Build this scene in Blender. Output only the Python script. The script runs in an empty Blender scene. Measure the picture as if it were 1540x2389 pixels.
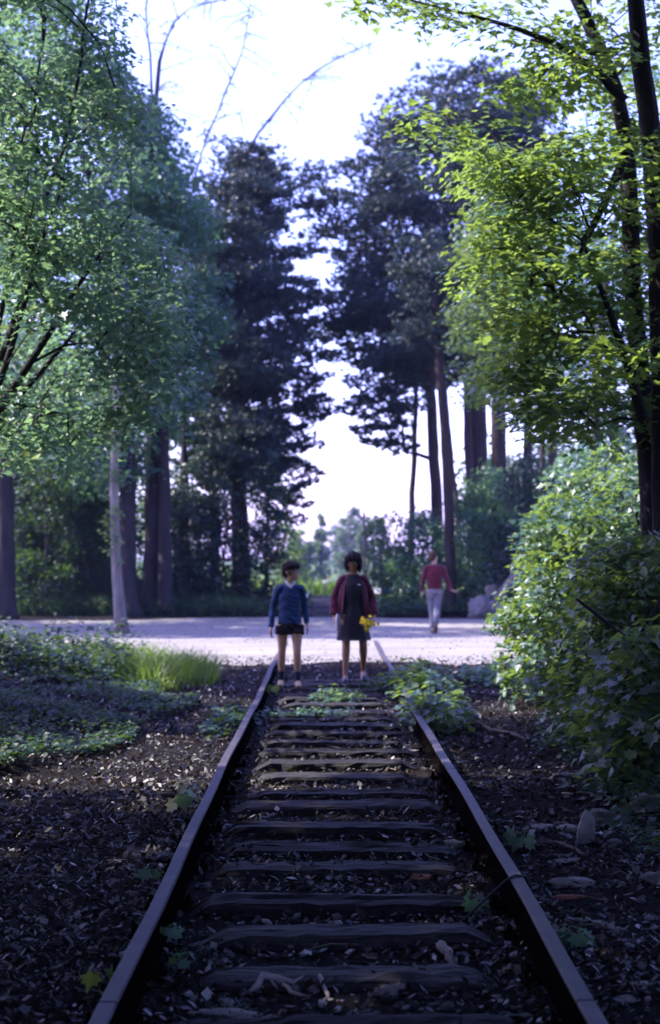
import bpy, math
import numpy as np
from mathutils import Vector, Matrix

rng = np.random.default_rng(11)
scene = bpy.context.scene
COL = scene.collection

# ---------------------------------------------------------------- camera
CAM = np.array([-0.07, 0.0, 1.60])
PITCH = math.radians(1.84)
YAW = -0.0027
F_PX = 3318.0                       # focal length measured on a 1540 x 2389 view of the photograph
cam_d = bpy.data.cameras.new('camera')
cam_d.sensor_fit = 'VERTICAL'
cam_d.sensor_height = 36.0
cam_d.sensor_width = 24.0
cam_d.lens = 50.0
cam_d.clip_start = 0.1
cam_d.clip_end = 6000.0
cam_d.dof.use_dof = True
cam_d.dof.focus_distance = 7.6
cam_d.dof.aperture_fstop = 2.5
cam = bpy.data.objects.new('camera', cam_d)
cam.location = CAM
cam.rotation_euler = (math.pi / 2 + PITCH, 0, YAW)
COL.objects.link(cam)
scene.camera = cam

# ---------------------------------------------------------------- sky, sun, exposure
SUN_EL, SUN_AZ = math.radians(46), math.radians(-82)     # azimuth from +Y (view direction), negative = towards -X
world = bpy.data.worlds.new('World')
scene.world = world
world.use_nodes = True
wn, wl = world.node_tree.nodes, world.node_tree.links
sky = wn.new('ShaderNodeTexSky')
sky.sky_type = 'NISHITA'
sky.sun_disc = False
sky.sun_elevation = SUN_EL
sky.sun_rotation = SUN_AZ
sky.altitude = 100
sky.air_density = 1.0
sky.dust_density = 1.2
sky.ozone_density = 4.5
tint = wn.new('ShaderNodeMix'); tint.data_type = 'RGBA'; tint.blend_type = 'MULTIPLY'      # the violet-blue cast of the slide film's daylight
tint.inputs[0].default_value = 1.0; tint.inputs[7].default_value = (1.44, 1.06, 1.80, 1)
wl.new(sky.outputs[0], tint.inputs[6]); wl.new(tint.outputs[2], wn['Background'].inputs[0])
wn['Background'].inputs[1].default_value = 0.15
sun_d = bpy.data.lights.new('sun', 'SUN')
sun_d.energy = 4.3
sun_d.angle = math.radians(0.55)
sun_d.color = (1.0, 0.93, 0.87)
sun = bpy.data.objects.new('sun', sun_d)
sdir = Vector((math.sin(SUN_AZ) * math.cos(SUN_EL), math.cos(SUN_AZ) * math.cos(SUN_EL), math.sin(SUN_EL)))
sun.rotation_euler = sdir.to_track_quat('Z', 'Y').to_euler()
sun.location = sdir * 60
COL.objects.link(sun)
vs = scene.view_settings
vs.view_transform = 'Standard'
vs.look = 'None'
vs.gamma = 1.0
vs.exposure = 1.84
scene.cycles.max_bounces = 8
scene.cycles.diffuse_bounces = 4
scene.cycles.transmission_bounces = 5
scene.cycles.glossy_bounces = 2
scene.cycles.transparent_max_bounces = 4
scene.cycles.volume_bounces = 1

# ---------------------------------------------------------------- helpers
cp, sp = math.cos(PITCH), math.sin(PITCH)
cy, sy = math.cos(YAW), math.sin(YAW)
def P(px, py, Y):
    """world point that stands at depth Y on the line of sight through (px, py)"""
    a, b = (px - 770) / F_PX, (1194.5 - py) / F_PX
    d = np.array([a, cp - b * sp, sp + b * cp])
    d = np.array([cy * d[0] - sy * d[1], sy * d[0] + cy * d[1], d[2]])
    t = (Y - CAM[1]) / d[1]
    return CAM + d * t

def sstep(a, b, x):
    t = np.clip((np.asarray(x, float) - a) / (b - a), 0, 1)
    return t * t * (3 - 2 * t)

def wob(x, y, s=1.0, k=0.0):
    x, y = np.asarray(x) * s + k, np.asarray(y) * s - k
    return (np.sin(x * 1.7 + 1.3 * np.sin(y * 0.9 + k)) + np.sin(y * 2.1 + 1.1 * np.sin(x * 1.3)) + np.sin((x + y) * 1.2 + 2.0)) / 3

def ground_z(x, y):
    x, y = np.asarray(x, float), np.asarray(y, float)
    near = 1 - sstep(17.0, 20.3, y)
    z = near * (0.50 * sstep(1.7, 6.0, -x) + 0.60 * sstep(1.9, 5.5, x))
    z = z + near * 0.035 * wob(x, y, 2.3) * sstep(0.9, 1.6, np.abs(x))
    road = sstep(18.4, 20.6, y) * (1 - sstep(24.5, 29.5, y))
    z = z + 0.125 * road
    far = sstep(38.0, 43.0, y) * (1 - sstep(70, 95, y))
    z = z + far * (0.7 * sstep(1.6, 6.0, -x) + 1.6 * sstep(2.2, 9.0, x))
    z = z - 1.7 * sstep(60, 120, y) + 0.9 * sstep(150, 260, y) + 1.3 * sstep(300, 900, y)
    z = z + 0.05 * wob(x, y, 0.7, 3.0) * sstep(1.2, 3.0, np.abs(x)) * sstep(40, 44, y)
    return z

def make_mesh(name, V, F, rnd=None, smooth=False):
    me = bpy.data.meshes.new(name)
    V = np.ascontiguousarray(V, dtype=np.float32)
    if isinstance(F, np.ndarray):
        m, k = F.shape
        me.vertices.add(len(V)); me.vertices.foreach_set('co', V.ravel())
        me.loops.add(m * k); me.loops.foreach_set('vertex_index', np.ascontiguousarray(F, dtype=np.int32).ravel())
        me.polygons.add(m)
        me.polygons.foreach_set('loop_start', np.arange(0, m * k, k, dtype=np.int32))
        me.polygons.foreach_set('loop_total', np.full(m, k, dtype=np.int32))
        me.update(calc_edges=True)
    else:
        me.from_pydata([tuple(v) for v in V], [], [tuple(int(i) for i in f) for f in F])
    if rnd is not None:
        at = me.attributes.new('rnd', 'FLOAT', 'POINT')
        at.data.foreach_set('value', np.ascontiguousarray(rnd, dtype=np.float32))
    if smooth:
        me.polygons.foreach_set('use_smooth', np.ones(len(me.polygons), dtype=bool))
    me.validate()
    return me

def link(name, data, parent=None, mat=None, loc=None):
    o = bpy.data.objects.new(name, data)
    COL.objects.link(o)
    if parent is not None:
        o.parent = parent
    if mat is not None and data is not None and len(data.materials) == 0:
        data.materials.append(mat)
    if loc is not None:
        o.location = tuple(float(c) for c in loc)
    return o

def tag(o, label, cat, group=None):
    o['label'] = label; o['category'] = cat
    if group: o['group'] = group
    return o

def thing(name, label, cat, loc=(0, 0, 0), rotz=0.0, group=None):
    o = link(name, None, loc=loc)
    o.empty_display_size = 0.2
    o.rotation_euler = (0, 0, rotz)
    return tag(o, label, cat, group)

def copy_tree(o, parent=None):
    c = o.copy(); COL.objects.link(c); c.parent = parent
    for ch in list(o.children):
        copy_tree(ch, c)
    return c

class MB:
    """collects polygons for one mesh"""
    def __init__(s): s.V, s.F, s.n = [], [], 0
    def add(s, V, F):
        V = np.asarray(V, float)
        s.V.append(V); s.F += [tuple(int(i) + s.n for i in f) for f in F]; s.n += len(V)
        return s
    def mesh(s, name, smooth=False):
        return make_mesh(name, np.concatenate(s.V), s.F, smooth=smooth)
    def build(s, name, mat, parent=None, smooth=False, loc=None):
        return link(name, s.mesh(name, smooth), parent, mat, loc)

def tube(pts, radii, sides=8, cap=True, ref=None):
    """lofted tube; radii: scalar per point, or (ru, rv) per point"""
    pts = np.asarray(pts, float); n = len(pts)
    R = np.asarray(radii, float)
    if R.ndim == 0: R = np.full(n, float(R))
    if R.ndim == 1: R = np.stack([R, R], 1)
    T = np.gradient(pts, axis=0)
    T /= np.linalg.norm(T, axis=1)[:, None] + 1e-9
    if ref is None:
        ref = np.array([1.0, 0, 0]) if abs(T[0][0]) < 0.8 else np.array([0, 1.0, 0])
    u = np.asarray(ref, float)
    V = []
    a = np.linspace(0, 2 * math.pi, sides, endpoint=False)
    ca, sa = np.cos(a)[:, None], np.sin(a)[:, None]
    for i in range(n):
        u = u - T[i] * np.dot(u, T[i]); u /= np.linalg.norm(u) + 1e-9
        v = np.cross(T[i], u)
        V.append(pts[i] + ca * u * R[i, 0] + sa * v * R[i, 1])
    V = np.concatenate(V)
    F = []
    for i in range(n - 1):
        for j in range(sides):
            k = (j + 1) % sides
            F.append((i * sides + j, i * sides + k, (i + 1) * sides + k, (i + 1) * sides + j))
    if cap:
        F.append(tuple(range(sides - 1, -1, -1)))
        F.append(tuple((n - 1) * sides + j for j in range(sides)))
    return V, F

def ellipsoid(c, r, seg=16, rings=10, rot=None):
    V, F = [], []
    for i in range(1, rings):
        t = math.pi * i / rings
        for j in range(seg):
            p = 2 * math.pi * j / seg
            V.append((math.sin(t) * math.cos(p), math.sin(t) * math.sin(p), math.cos(t)))
    V = [(0, 0, 1)] + V + [(0, 0, -1)]
    V = np.array(V) * np.asarray(r, float)
    if rot is not None:
        V = V @ np.asarray(rot).T
    V = V + np.asarray(c, float)
    for j in range(seg):
        F.append((0, 1 + j, 1 + (j + 1) % seg))
        b = 1 + (rings - 2) * seg
        F.append((len(V) - 1, b + (j + 1) % seg, b + j))
    for i in range(rings - 2):
        for j in range(seg):
            k = (j + 1) % seg
            F.append((1 + i * seg + j, 1 + (i + 1) * seg + j, 1 + (i + 1) * seg + k, 1 + i * seg + k))
    return V, F

def boxv(c, s, rz=0.0):
    V = np.array([(x, y, z) for x in (-1, 1) for y in (-1, 1) for z in (-1, 1)], float) * np.asarray(s) / 2
    R = np.array([[math.cos(rz), -math.sin(rz), 0], [math.sin(rz), math.cos(rz), 0], [0, 0, 1]])
    return V @ R.T + np.asarray(c, float), [(0, 1, 3, 2), (4, 6, 7, 5), (0, 4, 5, 1), (2, 3, 7, 6), (0, 2, 6, 4), (1, 5, 7, 3)]

# ---------------------------------------------------------------- materials
MATS = {}
def new_mat(name):
    m = bpy.data.materials.new(name); m.use_nodes = True
    MATS[name] = m
    return m, m.node_tree.nodes, m.node_tree.links, m.node_tree.nodes['Principled BSDF']

def ramp(n, l, src, stops):
    r = n.new('ShaderNodeValToRGB')
    els = r.color_ramp.elements
    while len(els) < len(stops): els.new(0.5)
    for e, (p, c) in zip(els, stops):
        e.position = p; e.color = (*c, 1)
    l.new(src, r.inputs[0])
    return r.outputs[0]

def coords(n, l, scale=(1, 1, 1), kind='Object'):
    tc = n.new('ShaderNodeTexCoord'); mp = n.new('ShaderNodeMapping')
    mp.inputs['Scale'].default_value = scale
    l.new(tc.outputs[kind], mp.inputs[0])
    return mp.outputs[0]

def noise(n, l, vec, scale, detail=6, rough=0.6):
    t = n.new('ShaderNodeTexNoise')
    t.inputs['Scale'].default_value = scale; t.inputs['Detail'].default_value = detail
    t.inputs['Roughness'].default_value = rough
    if vec is not None: l.new(vec, t.inputs['Vector'])
    return t.outputs['Fac']

def bump(n, l, b, h, strength=0.4, dist=0.02):
    bp = n.new('ShaderNodeBump'); bp.inputs['Strength'].default_value = strength; bp.inputs['Distance'].default_value = dist
    l.new(h, bp.inputs['Height']); l.new(bp.outputs[0], b.inputs['Normal'])

def surf_mat(name, stops, scale=3.0, vscale=(1, 1, 1), rough=0.85, spec=0.3, bstr=0.4, bdist=0.02, bscale=None, detail=8, kind='Object'):
    m, n, l, b = new_mat(name)
    v = coords(n, l, vscale, kind)
    f = noise(n, l, v, scale, detail, 0.65)
    l.new(ramp(n, l, f, stops), b.inputs['Base Color'])
    b.inputs['Roughness'].default_value = rough
    b.inputs['Specular IOR Level'].default_value = spec
    if bstr:
        f2 = noise(n, l, v, bscale or scale * 6, 6, 0.7)
        bump(n, l, b, f2, bstr, bdist)
    return m

def leaf_mat(name, stops, trans, tcol, rough=0.42, spec=0.45):
    """leaf: glossy cuticle over a diffuse blade that lets light through; colour differs from leaf to leaf"""
    m, n, l, b = new_mat(name)
    at = n.new('ShaderNodeAttribute'); at.attribute_name = 'rnd'
    l.new(ramp(n, l, at.outputs['Fac'], stops), b.inputs['Base Color'])
    b.inputs['Roughness'].default_value = rough
    b.inputs['Specular IOR Level'].default_value = spec
    tr = n.new('ShaderNodeBsdfTranslucent')
    l.new(ramp(n, l, at.outputs['Fac'], [(0.0, tuple(0.75 * c for c in tcol)), (1.0, tuple(min(1, 1.2 * c) for c in tcol))]), tr.inputs[0])
    mx = n.new('ShaderNodeMixShader'); mx.inputs[0].default_value = trans
    l.new(b.outputs[0], mx.inputs[1]); l.new(tr.outputs[0], mx.inputs[2])
    l.new(mx.outputs[0], n['Material Output'].inputs[0])
    return m

def plain(name, col, rough=0.7, spec=0.3, metal=0.0, nz=0.25, nscale=30, bstr=0.15):
    lo = tuple(c * (1 - nz) for c in col); hi = tuple(min(1, c * (1 + nz)) for c in col)
    m = surf_mat(name, [(0.3, lo), (0.7, hi)], nscale, rough=rough, spec=spec, bstr=bstr, bdist=0.004)
    m.node_tree.nodes['Principled BSDF'].inputs['Metallic'].default_value = metal
    return m

M_soil = surf_mat('forest_soil', [(0.25, (0.010, 0.008, 0.008)), (0.5, (0.026, 0.02, 0.017)), (0.75, (0.055, 0.043, 0.034))], 6, bstr=0.9, bdist=0.04, bscale=40, kind='Object')
M_bark = surf_mat('bark', [(0.3, (0.012, 0.010, 0.012)), (0.7, (0.045, 0.037, 0.040))], 5, (1, 1, 0.25), rough=0.9, bstr=0.9, bdist=0.04)
M_bark_pine = surf_mat('pine_bark', [(0.3, (0.018, 0.013, 0.014)), (0.7, (0.062, 0.041, 0.038))], 4, (1, 1, 0.3), rough=0.9, bstr=0.9, bdist=0.05)
M_bark_grey = surf_mat('grey_bark', [(0.3, (0.10, 0.09, 0.085)), (0.7, (0.24, 0.21, 0.19))], 6, (1, 1, 0.35), rough=0.85, bstr=0.7, bdist=0.03)
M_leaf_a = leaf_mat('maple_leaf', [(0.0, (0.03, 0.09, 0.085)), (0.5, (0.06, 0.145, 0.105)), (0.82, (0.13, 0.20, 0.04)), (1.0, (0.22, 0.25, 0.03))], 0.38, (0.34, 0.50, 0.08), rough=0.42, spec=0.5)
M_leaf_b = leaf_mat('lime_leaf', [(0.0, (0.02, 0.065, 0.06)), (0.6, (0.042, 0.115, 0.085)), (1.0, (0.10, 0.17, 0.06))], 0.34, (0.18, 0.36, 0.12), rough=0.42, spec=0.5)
M_leaf_l = leaf_mat('sycamore_leaf', [(0.0, (0.03, 0.085, 0.09)), (0.5, (0.055, 0.145, 0.135)), (0.72, (0.10, 0.18, 0.08)), (0.88, (0.17, 0.23, 0.04)), (1.0, (0.24, 0.26, 0.03))], 0.36, (0.25, 0.43, 0.18), rough=0.42, spec=0.5)
M_leaf_bush = leaf_mat('bush_leaf', [(0.0, (0.022, 0.06, 0.052)), (0.7, (0.042, 0.105, 0.075)), (1.0, (0.12, 0.17, 0.04))], 0.32, (0.26, 0.40, 0.06), rough=0.42, spec=0.5)
M_leaf_dark = leaf_mat('evergreen_leaf', [(0.0, (0.009, 0.024, 0.024)), (1.0, (0.024, 0.05, 0.04))], 0.22, (0.05, 0.11, 0.03))
M_needle = leaf_mat('pine_needle', [(0.0, (0.014, 0.032, 0.036)), (1.0, (0.036, 0.066, 0.055))], 0.15, (0.07, 0.10, 0.04), rough=0.5)
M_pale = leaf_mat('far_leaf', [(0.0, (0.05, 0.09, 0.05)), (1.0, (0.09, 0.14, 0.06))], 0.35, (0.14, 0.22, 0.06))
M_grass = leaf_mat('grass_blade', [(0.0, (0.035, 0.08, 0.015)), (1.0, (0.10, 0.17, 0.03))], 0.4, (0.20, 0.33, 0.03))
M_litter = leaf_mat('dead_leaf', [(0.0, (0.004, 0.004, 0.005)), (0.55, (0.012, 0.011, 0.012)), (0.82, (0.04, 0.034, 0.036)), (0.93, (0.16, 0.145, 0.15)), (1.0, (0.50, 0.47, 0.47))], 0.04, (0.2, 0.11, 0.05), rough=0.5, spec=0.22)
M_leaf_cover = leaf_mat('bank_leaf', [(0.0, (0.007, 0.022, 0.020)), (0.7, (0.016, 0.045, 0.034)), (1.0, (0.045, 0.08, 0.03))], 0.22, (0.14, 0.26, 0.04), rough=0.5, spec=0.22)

# ---------------------------------------------------------------- vegetation kit
LOBED = (np.array([(0, 0, 0), (.48, .25, .07), (.20, .55, .03), (0, 1.0, -.10), (-.20, .55, .03), (-.48, .25, .07)], float),
         np.array([(0, 1, 2), (0, 2, 3), (0, 3, 4), (0, 4, 5)]))
KITE = (np.array([(0, 0, 0), (.34, .45, .09), (0, 1.0, -.06), (-.34, .45, .09)], float), np.array([(0, 1, 2), (0, 2, 3)]))
MAPLE = (np.array([(0, 0.05, 0), (.30, -.08, .05), (.26, .12, .03), (.62, .30, .08), (.38, .40, .04), (.42, .62, .05), (.17, .60, .02), (0, 1.0, -.08),
                   (-.17, .60, .02), (-.42, .62, .05), (-.38, .40, .04), (-.62, .30, .08), (-.26, .12, .03), (-.30, -.08, .05), (0, .38, -.03)], float),
         np.array([(14, i, i + 1) for i in range(0, 13)] + [(14, 13, 0)]))
OVAL = (np.array([(0, 0, 0), (.22, .2, .05), (.30, .5, .06), (.18, .8, .03), (0, 1.0, -.05), (-.18, .8, .03), (-.30, .5, .06), (-.22, .2, .05), (0, .5, -.02)], float),
        np.array([(8, i, (i + 1) % 8) for i in range(8)]))

def rot_from(normals, yaw):
    """rotation matrices whose +Z goes to normals, turned by yaw about it"""
    n = normals / (np.linalg.norm(normals, axis=1)[:, None] + 1e-9)
    ref = np.where(np.abs(n[:, 2:3]) < 0.95, np.array([[0, 0, 1.0]]), np.array([[1.0, 0, 0]]))
    x = np.cross(ref, n); x /= np.linalg.norm(x, axis=1)[:, None] + 1e-9
    y = np.cross(n, x)
    c, s = np.cos(yaw)[:, None], np.sin(yaw)[:, None]
    X, Yv = c * x + s * y, -s * x + c * y
    return np.stack([X, Yv, n], 2)

def scatter(tpl, pos, R, size, rnd, size3=None):
    tv, tf = tpl
    k = len(tv)
    S = size[:, None, None] * tv[None] if size3 is None else size3[:, None, :] * tv[None]
    V = np.einsum('nij,nkj->nki', R, S) + pos[:, None, :]
    F = (tf[None] + (np.arange(len(pos)) * k)[:, None, None]).reshape(-1, tf.shape[1])
    return V.reshape(-1, 3), F, np.repeat(rnd, k)

def rand_dirs(n, r=rng):
    v = r.normal(size=(n, 3)); return v / np.linalg.norm(v, axis=1)[:, None]

def spray_leaves(C, n_per, rx, rz, lsize, r, droop=0.25, up=0.75, out=None):
    """positions, rotations, sizes of leaves spread in flat sprays around cluster centres C"""
    n = len(C) * n_per
    c = np.repeat(C, n_per, 0)
    d = rand_dirs(n, r) * np.cbrt(r.random(n))[:, None] * np.array([rx, rx, rz])
    # each spray is tilted a little, its own way
    tilt = np.repeat(r.normal(size=(len(C), 2)) * 0.28, n_per, 0)
    d[:, 2] += d[:, 0] * tilt[:, 0] + d[:, 1] * tilt[:, 1] - droop * (d[:, 0] ** 2 + d[:, 1] ** 2) / max(rx, 1e-3)
    pos = c + d
    nor = rand_dirs(n, r) * (1 - up) + np.array([0, 0, 1.0]) * up
    nor[:, 0] += tilt[:, 0] * -0.5; nor[:, 1] += tilt[:, 1] * -0.5
    nor = nor + d * np.array([1, 1, 0.2]) * 0.6 / max(rx, 1e-3) * 0.5
    R = rot_from(nor, r.random(n) * 6.283)
    size = lsize * (0.6 + 0.7 * r.random(n))
    shade = np.clip(np.repeat(r.random(len(C)), n_per) * 0.6 + r.random(n) * 0.4, 0, 1)
    return pos, R, size, shade

def grow(trunks, C, r, tip=0.006, bend=0.12, expo=0.46, zpen=1.2, minz=None):
    """trunks: list of [(x, y, z, radius), ...]. Adds branches out to every cluster centre. Returns an MB of the wood."""
    nodes, par, load, fixed = [], [], [], []
    paths = []
    for t in trunks:
        t = np.asarray(t, float)
        L = np.concatenate([[0], np.cumsum(np.linalg.norm(np.diff(t[:, :3], axis=0), axis=1))])
        m = max(4, int(L[-1] / 0.35))
        s = np.linspace(0, L[-1], m)
        tt = np.stack([np.interp(s, L, t[:, i]) for i in range(4)], 1)
        # round the corners
        for _ in range(2): tt[1:-1] = 0.25 * tt[:-2] + 0.5 * tt[1:-1] + 0.25 * tt[2:]
        wig = np.cumsum(r.normal(size=(m, 2)) * 0.012, 0)
        tt[:, :2] += wig
        paths.append(('t', tt))
        lo = tt[0, 2] + (0.18 * (tt[-1, 2] - tt[0, 2]) if minz is None else minz - tt[0, 2])
        for q in tt:
            if q[2] >= lo:
                nodes.append(q[:3]); par.append(-1); load.append(0); fixed.append(q[3])
    nodes = [np.array(q) for q in nodes]
    if not nodes: nodes = [np.array(trunks[0][-1][:3])]; par = [-1]; load = [0]
    tr = np.array(nodes)
    order = np.argsort([np.min(np.linalg.norm(tr - c, axis=1)) for c in C])
    br = []
    for i in order:
        c = C[i]
        A = np.array(nodes)
        dv = c - A
        dist = np.linalg.norm(dv, axis=1)
        cost = dist + zpen * np.maximum(0, A[:, 2] - c[2] + 0.25 * dist)
        k = int(np.argmin(cost))
        a = nodes[k]
        m = int(np.clip(dist[k] / 0.5, 2, 5))
        prev = k; ids = [k]
        off = r.normal(size=3) * bend * dist[k] * 0.5
        off[2] = abs(off[2]) * 0.8 + 0.06 * dist[k]
        for j in range(1, m + 1):
            f = j / m
            q = a + (c - a) * f + off * math.sin(math.pi * f)
            nodes.append(q); par.append(prev); load.append(0)
            prev = len(nodes) - 1; ids.append(prev)
        br.append(ids)
        q = prev
        while q >= 0:
            load[q] += 1; q = par[q]
    mb = MB()
    for _, tt in paths:
        sd = 14 if tt[0, 3] > .1 else 9
        V, F = tube(tt[:, :3], tt[:, 3], sd)
        cc = np.repeat(tt[:, :3], sd, 0)                          # fluted, knotty bark outline, flared at the foot
        ang = np.tile(np.linspace(0, 6.283, sd, endpoint=False), len(tt))
        hgt = np.repeat(tt[:, 2] - tt[0, 2], sd)
        k_ = 1 + .05 * np.sin(5 * ang + hgt * 1.3) + .04 * r.normal(size=len(V)) + (.28 if tt[0, 3] > .1 and tt[0, 2] < .5 else 0) * np.exp(-np.abs(hgt) / .25) * (1 + .5 * np.sin(4 * ang))
        V = cc + (V - cc) * k_[:, None]
        mb.add(V, F)
    for ids in br:
        p = np.array([nodes[i] for i in ids])
        rr = np.array([tip * max(1, load[i]) ** expo for i in ids])
        rr[0] = min(rr[0], rr[1] * 1.3); rr[-1] = tip * 0.6
        V, F = tube(p, rr, 3 if rr[0] < 0.012 else (4 if rr[0] < 0.03 else 7), cap=False); mb.add(V, F)
    return mb

def crown_points(n, prof, r, base_xy, y_half, gap=0.0, keep=None):
    """cluster centres inside a crown whose left and right edge is given per height: prof rows (z, x_left, x_right)"""
    prof = np.asarray(sorted(prof), float)
    out = []
    zz = prof[:, 0]
    w = prof[:, 2] - prof[:, 1]
    while len(out) < n:
        z = r.uniform(zz[0], zz[-1])
        xl, xr = np.interp(z, zz, prof[:, 1]), np.interp(z, zz, prof[:, 2])
        if r.random() > (xr - xl) / max(w) + 0.08: continue
        x = r.uniform(xl, xr)
        yh = y_half * min(1.0, 0.35 + (xr - xl) / max(w))
        t = 2 * (x - xl) / max(xr - xl, 1e-3) - 1
        y = base_xy[1] + r.uniform(-1, 1) * yh * math.sqrt(max(0.08, 1 - t * t))
        if gap and wob(x, z, 1.3, 1.0 + 0.4 * y) < -1 + 2 * gap * 0.5 + 0.0: continue
        if keep and not keep(x, y, z): continue
        out.append((x, y, z))
    return np.array(out)

def px_prof(rows, Y):
    """rows (py, px_left, px_right) -> (z, x_left, x_right) at depth Y"""
    return [(P(a, py, Y)[2], P(a, py, Y)[0], P(b, py, Y)[0]) for py, a, b in rows]

def single_leaves(parent, tpl_mesh, pos, R, size):
    """single leaves, each an object of its own, sharing one mesh"""
    for p, q, s in zip(pos, R, size):
        o = bpy.data.objects.new('leaf', tpl_mesh); COL.objects.link(o)
        o.parent = parent
        m = Matrix([list(map(float, row)) for row in q]).to_4x4()
        o.matrix_local = Matrix.Translation([float(c) for c in p]) @ m @ Matrix.Scale(float(s), 4)

def leaf_mesh(name, tpl, mat, rnd):
    me = make_mesh(name, tpl[0], tpl[1], np.full(len(tpl[0]), rnd), smooth=True)
    me.materials.append(mat)
    return me

def leafy(name, label, cat, base, trunks, C, n_per, rx, rz, lsize, lmat, bmat, seed, tpl=KITE, tip=0.006, group=None, up=0.7, droop=0.25,
          crown_name='crown', wood_name='trunk', single=0, single_tpl=MAPLE, zpen=1.2, minz=None, expo=0.46, wood=True):
    """a broadleaf tree or bush; trunks and C in world coordinates, origin at base"""
    r = np.random.default_rng(seed)
    base = np.asarray(base, float)
    root = thing(name, label, cat, base, group=group)
    tr = [[(x - base[0], y - base[1], z - base[2], q) for x, y, z, q in t] for t in trunks]
    Cl = C - base
    if wood:
        grow(tr, Cl, r, tip=tip, zpen=zpen, minz=minz, expo=expo).build(wood_name, bmat, root, smooth=True)
    pos, R, size, sh = spray_leaves(Cl, n_per, rx, rz, lsize, r, droop, up)
    hero = np.zeros(len(pos), bool)
    if single:
        # the ones nearest to the camera and in its view
        w = pos + base
        d = np.linalg.norm(w - CAM, axis=1)
        inview = (np.abs(w[:, 0] / w[:, 1]) < 0.235) & ((w[:, 2] - CAM[2]) / w[:, 1] < 0.39)
        d[~inview] += 1e3
        hero[np.argsort(d)[:single]] = True
    V, F, rn = scatter(tpl, pos[~hero], R[~hero], size[~hero], sh[~hero])
    cr = link(crown_name, make_mesh(crown_name, V, F, rn), root, lmat)
    if single:
        lm = [leaf_mesh('leaf', single_tpl, lmat, v) for v in (0.25, 0.55, 0.85)]
        for i in range(3):
            k = np.where(hero)[0][i::3]
            single_leaves(cr, lm[i], pos[k], R[k], size[k] * 1.1)
    return root

def tufts(C, r, n_blade=9, length=0.16, width=0.022, up=0.5):
    n = len(C) * n_blade
    c = np.repeat(C, n_blade, 0)
    d = rand_dirs(n, r); d[:, 2] = d[:, 2] * 0.7 + up
    d /= np.linalg.norm(d, axis=1)[:, None]
    L = length * (0.6 + 0.6 * r.random(n))[:, None]
    side = np.cross(d, rand_dirs(n, r)); side /= np.linalg.norm(side, axis=1)[:, None] + 1e-9
    W = width * (0.7 + 0.6 * r.random(n))[:, None]
    a = c + side * W; b = c - side * W; t = c + d * L
    V = np.stack([a, b, t], 1).reshape(-1, 3)
    F = np.arange(n * 3).reshape(-1, 3)
    sh = np.repeat(np.clip(r.random(len(C)) * 0.7, 0, 1), n_blade) + 0.3 * r.random(n)
    return V, F, np.repeat(sh, 3)

def pine(name, label, base, trunk, rows, Y, n_pads, seed, pad=(0.95, 0.20), per=62, y_half=3.4, extra=(), group=None, n_blade=7, blade=(0.19, 0.032)):
    """pine with flat pads of needles; rows give the crown's edges in the picture, extra adds single pads (px, py, dY)"""
    r = np.random.default_rng(seed)
    base = np.asarray(base, float)
    root = thing(name, label, 'pine tree', base, group=group)
    tr = [[(x - base[0], y - base[1], z - base[2], q) for x, y, z, q in trunk]]
    C = crown_points(n_pads, px_prof([(a_, b_ + 40, c_ - 40) if c_ - b_ > 120 else (a_, b_, c_) for a_, b_, c_ in rows], Y), r, (0, Y), y_half)
    # pads gather in storeys
    C[:, 2] += 0.28 * np.sin(C[:, 2] * 4.2 + 1.5 * np.sin(C[:, 0] * 0.8 + seed))
    if len(extra): C = np.concatenate([C, np.array([P(a, b, Y + d) for a, b, d in extra])])
    Cl = C - base
    grow(tr, Cl, r, tip=0.024, zpen=0.5, expo=.34).build('trunk', M_bark_pine, root, smooth=True)
    n = len(Cl) * per
    c = np.repeat(Cl, per, 0)
    s1 = 0.6 + 0.8 * r.random(len(Cl))
    if len(extra): s1[-len(extra):] = 0.72
    s = np.repeat(s1, per)[:, None]
    d = rand_dirs(n, r) * np.cbrt(r.random(n))[:, None] * np.array([pad[0], pad[0], pad[1]]) * s
    t = np.repeat(r.normal(size=(len(Cl), 2)) * 0.22, per, 0)
    d[:, 2] += d[:, 0] * t[:, 0] + d[:, 1] * t[:, 1] + 0.14 * np.linalg.norm(d[:, :2], axis=1)
    V, F, rn = tufts(c + d, r, n_blade, *blade)
    link('crown', make_mesh('crown', V, F, rn), root, M_needle)
    return root

def grass_mesh(name, xy, r, h, w=0.006, lean=0.35, zf=ground_z):
    n = len(xy)
    z = zf(xy[:, 0], xy[:, 1]) - 0.01
    H = h * (0.25 + 1.05 * r.random(n))
    a = r.random(n) * 6.283
    dx, dy = np.cos(a), np.sin(a)
    b = np.stack([xy[:, 0], xy[:, 1], z], 1)
    lv = lean * H * (0.3 + r.random(n))
    fa = r.random(n) * 6.283
    sx, sy_ = np.cos(fa) * w, np.sin(fa) * w
    side = np.stack([sx, sy_, np.zeros(n)], 1) * (0.7 + 0.8 * r.random(n))[:, None]
    m = b + np.stack([dx * lv * 0.35, dy * lv * 0.35, H * 0.6], 1)
    t = b + np.stack([dx * lv, dy * lv, H * (1 - 0.15 * lean)], 1)
    V = np.stack([b - side, b + side, m + side * 0.7, m - side * 0.7, t], 1).reshape(-1, 3)
    F = np.array([(0, 1, 2), (0, 2, 3), (3, 2, 4)])[None] + (np.arange(n) * 5)[:, None, None]
    return make_mesh(name, V, F.reshape(-1, 3), np.repeat(r.random(n), 5))

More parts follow.
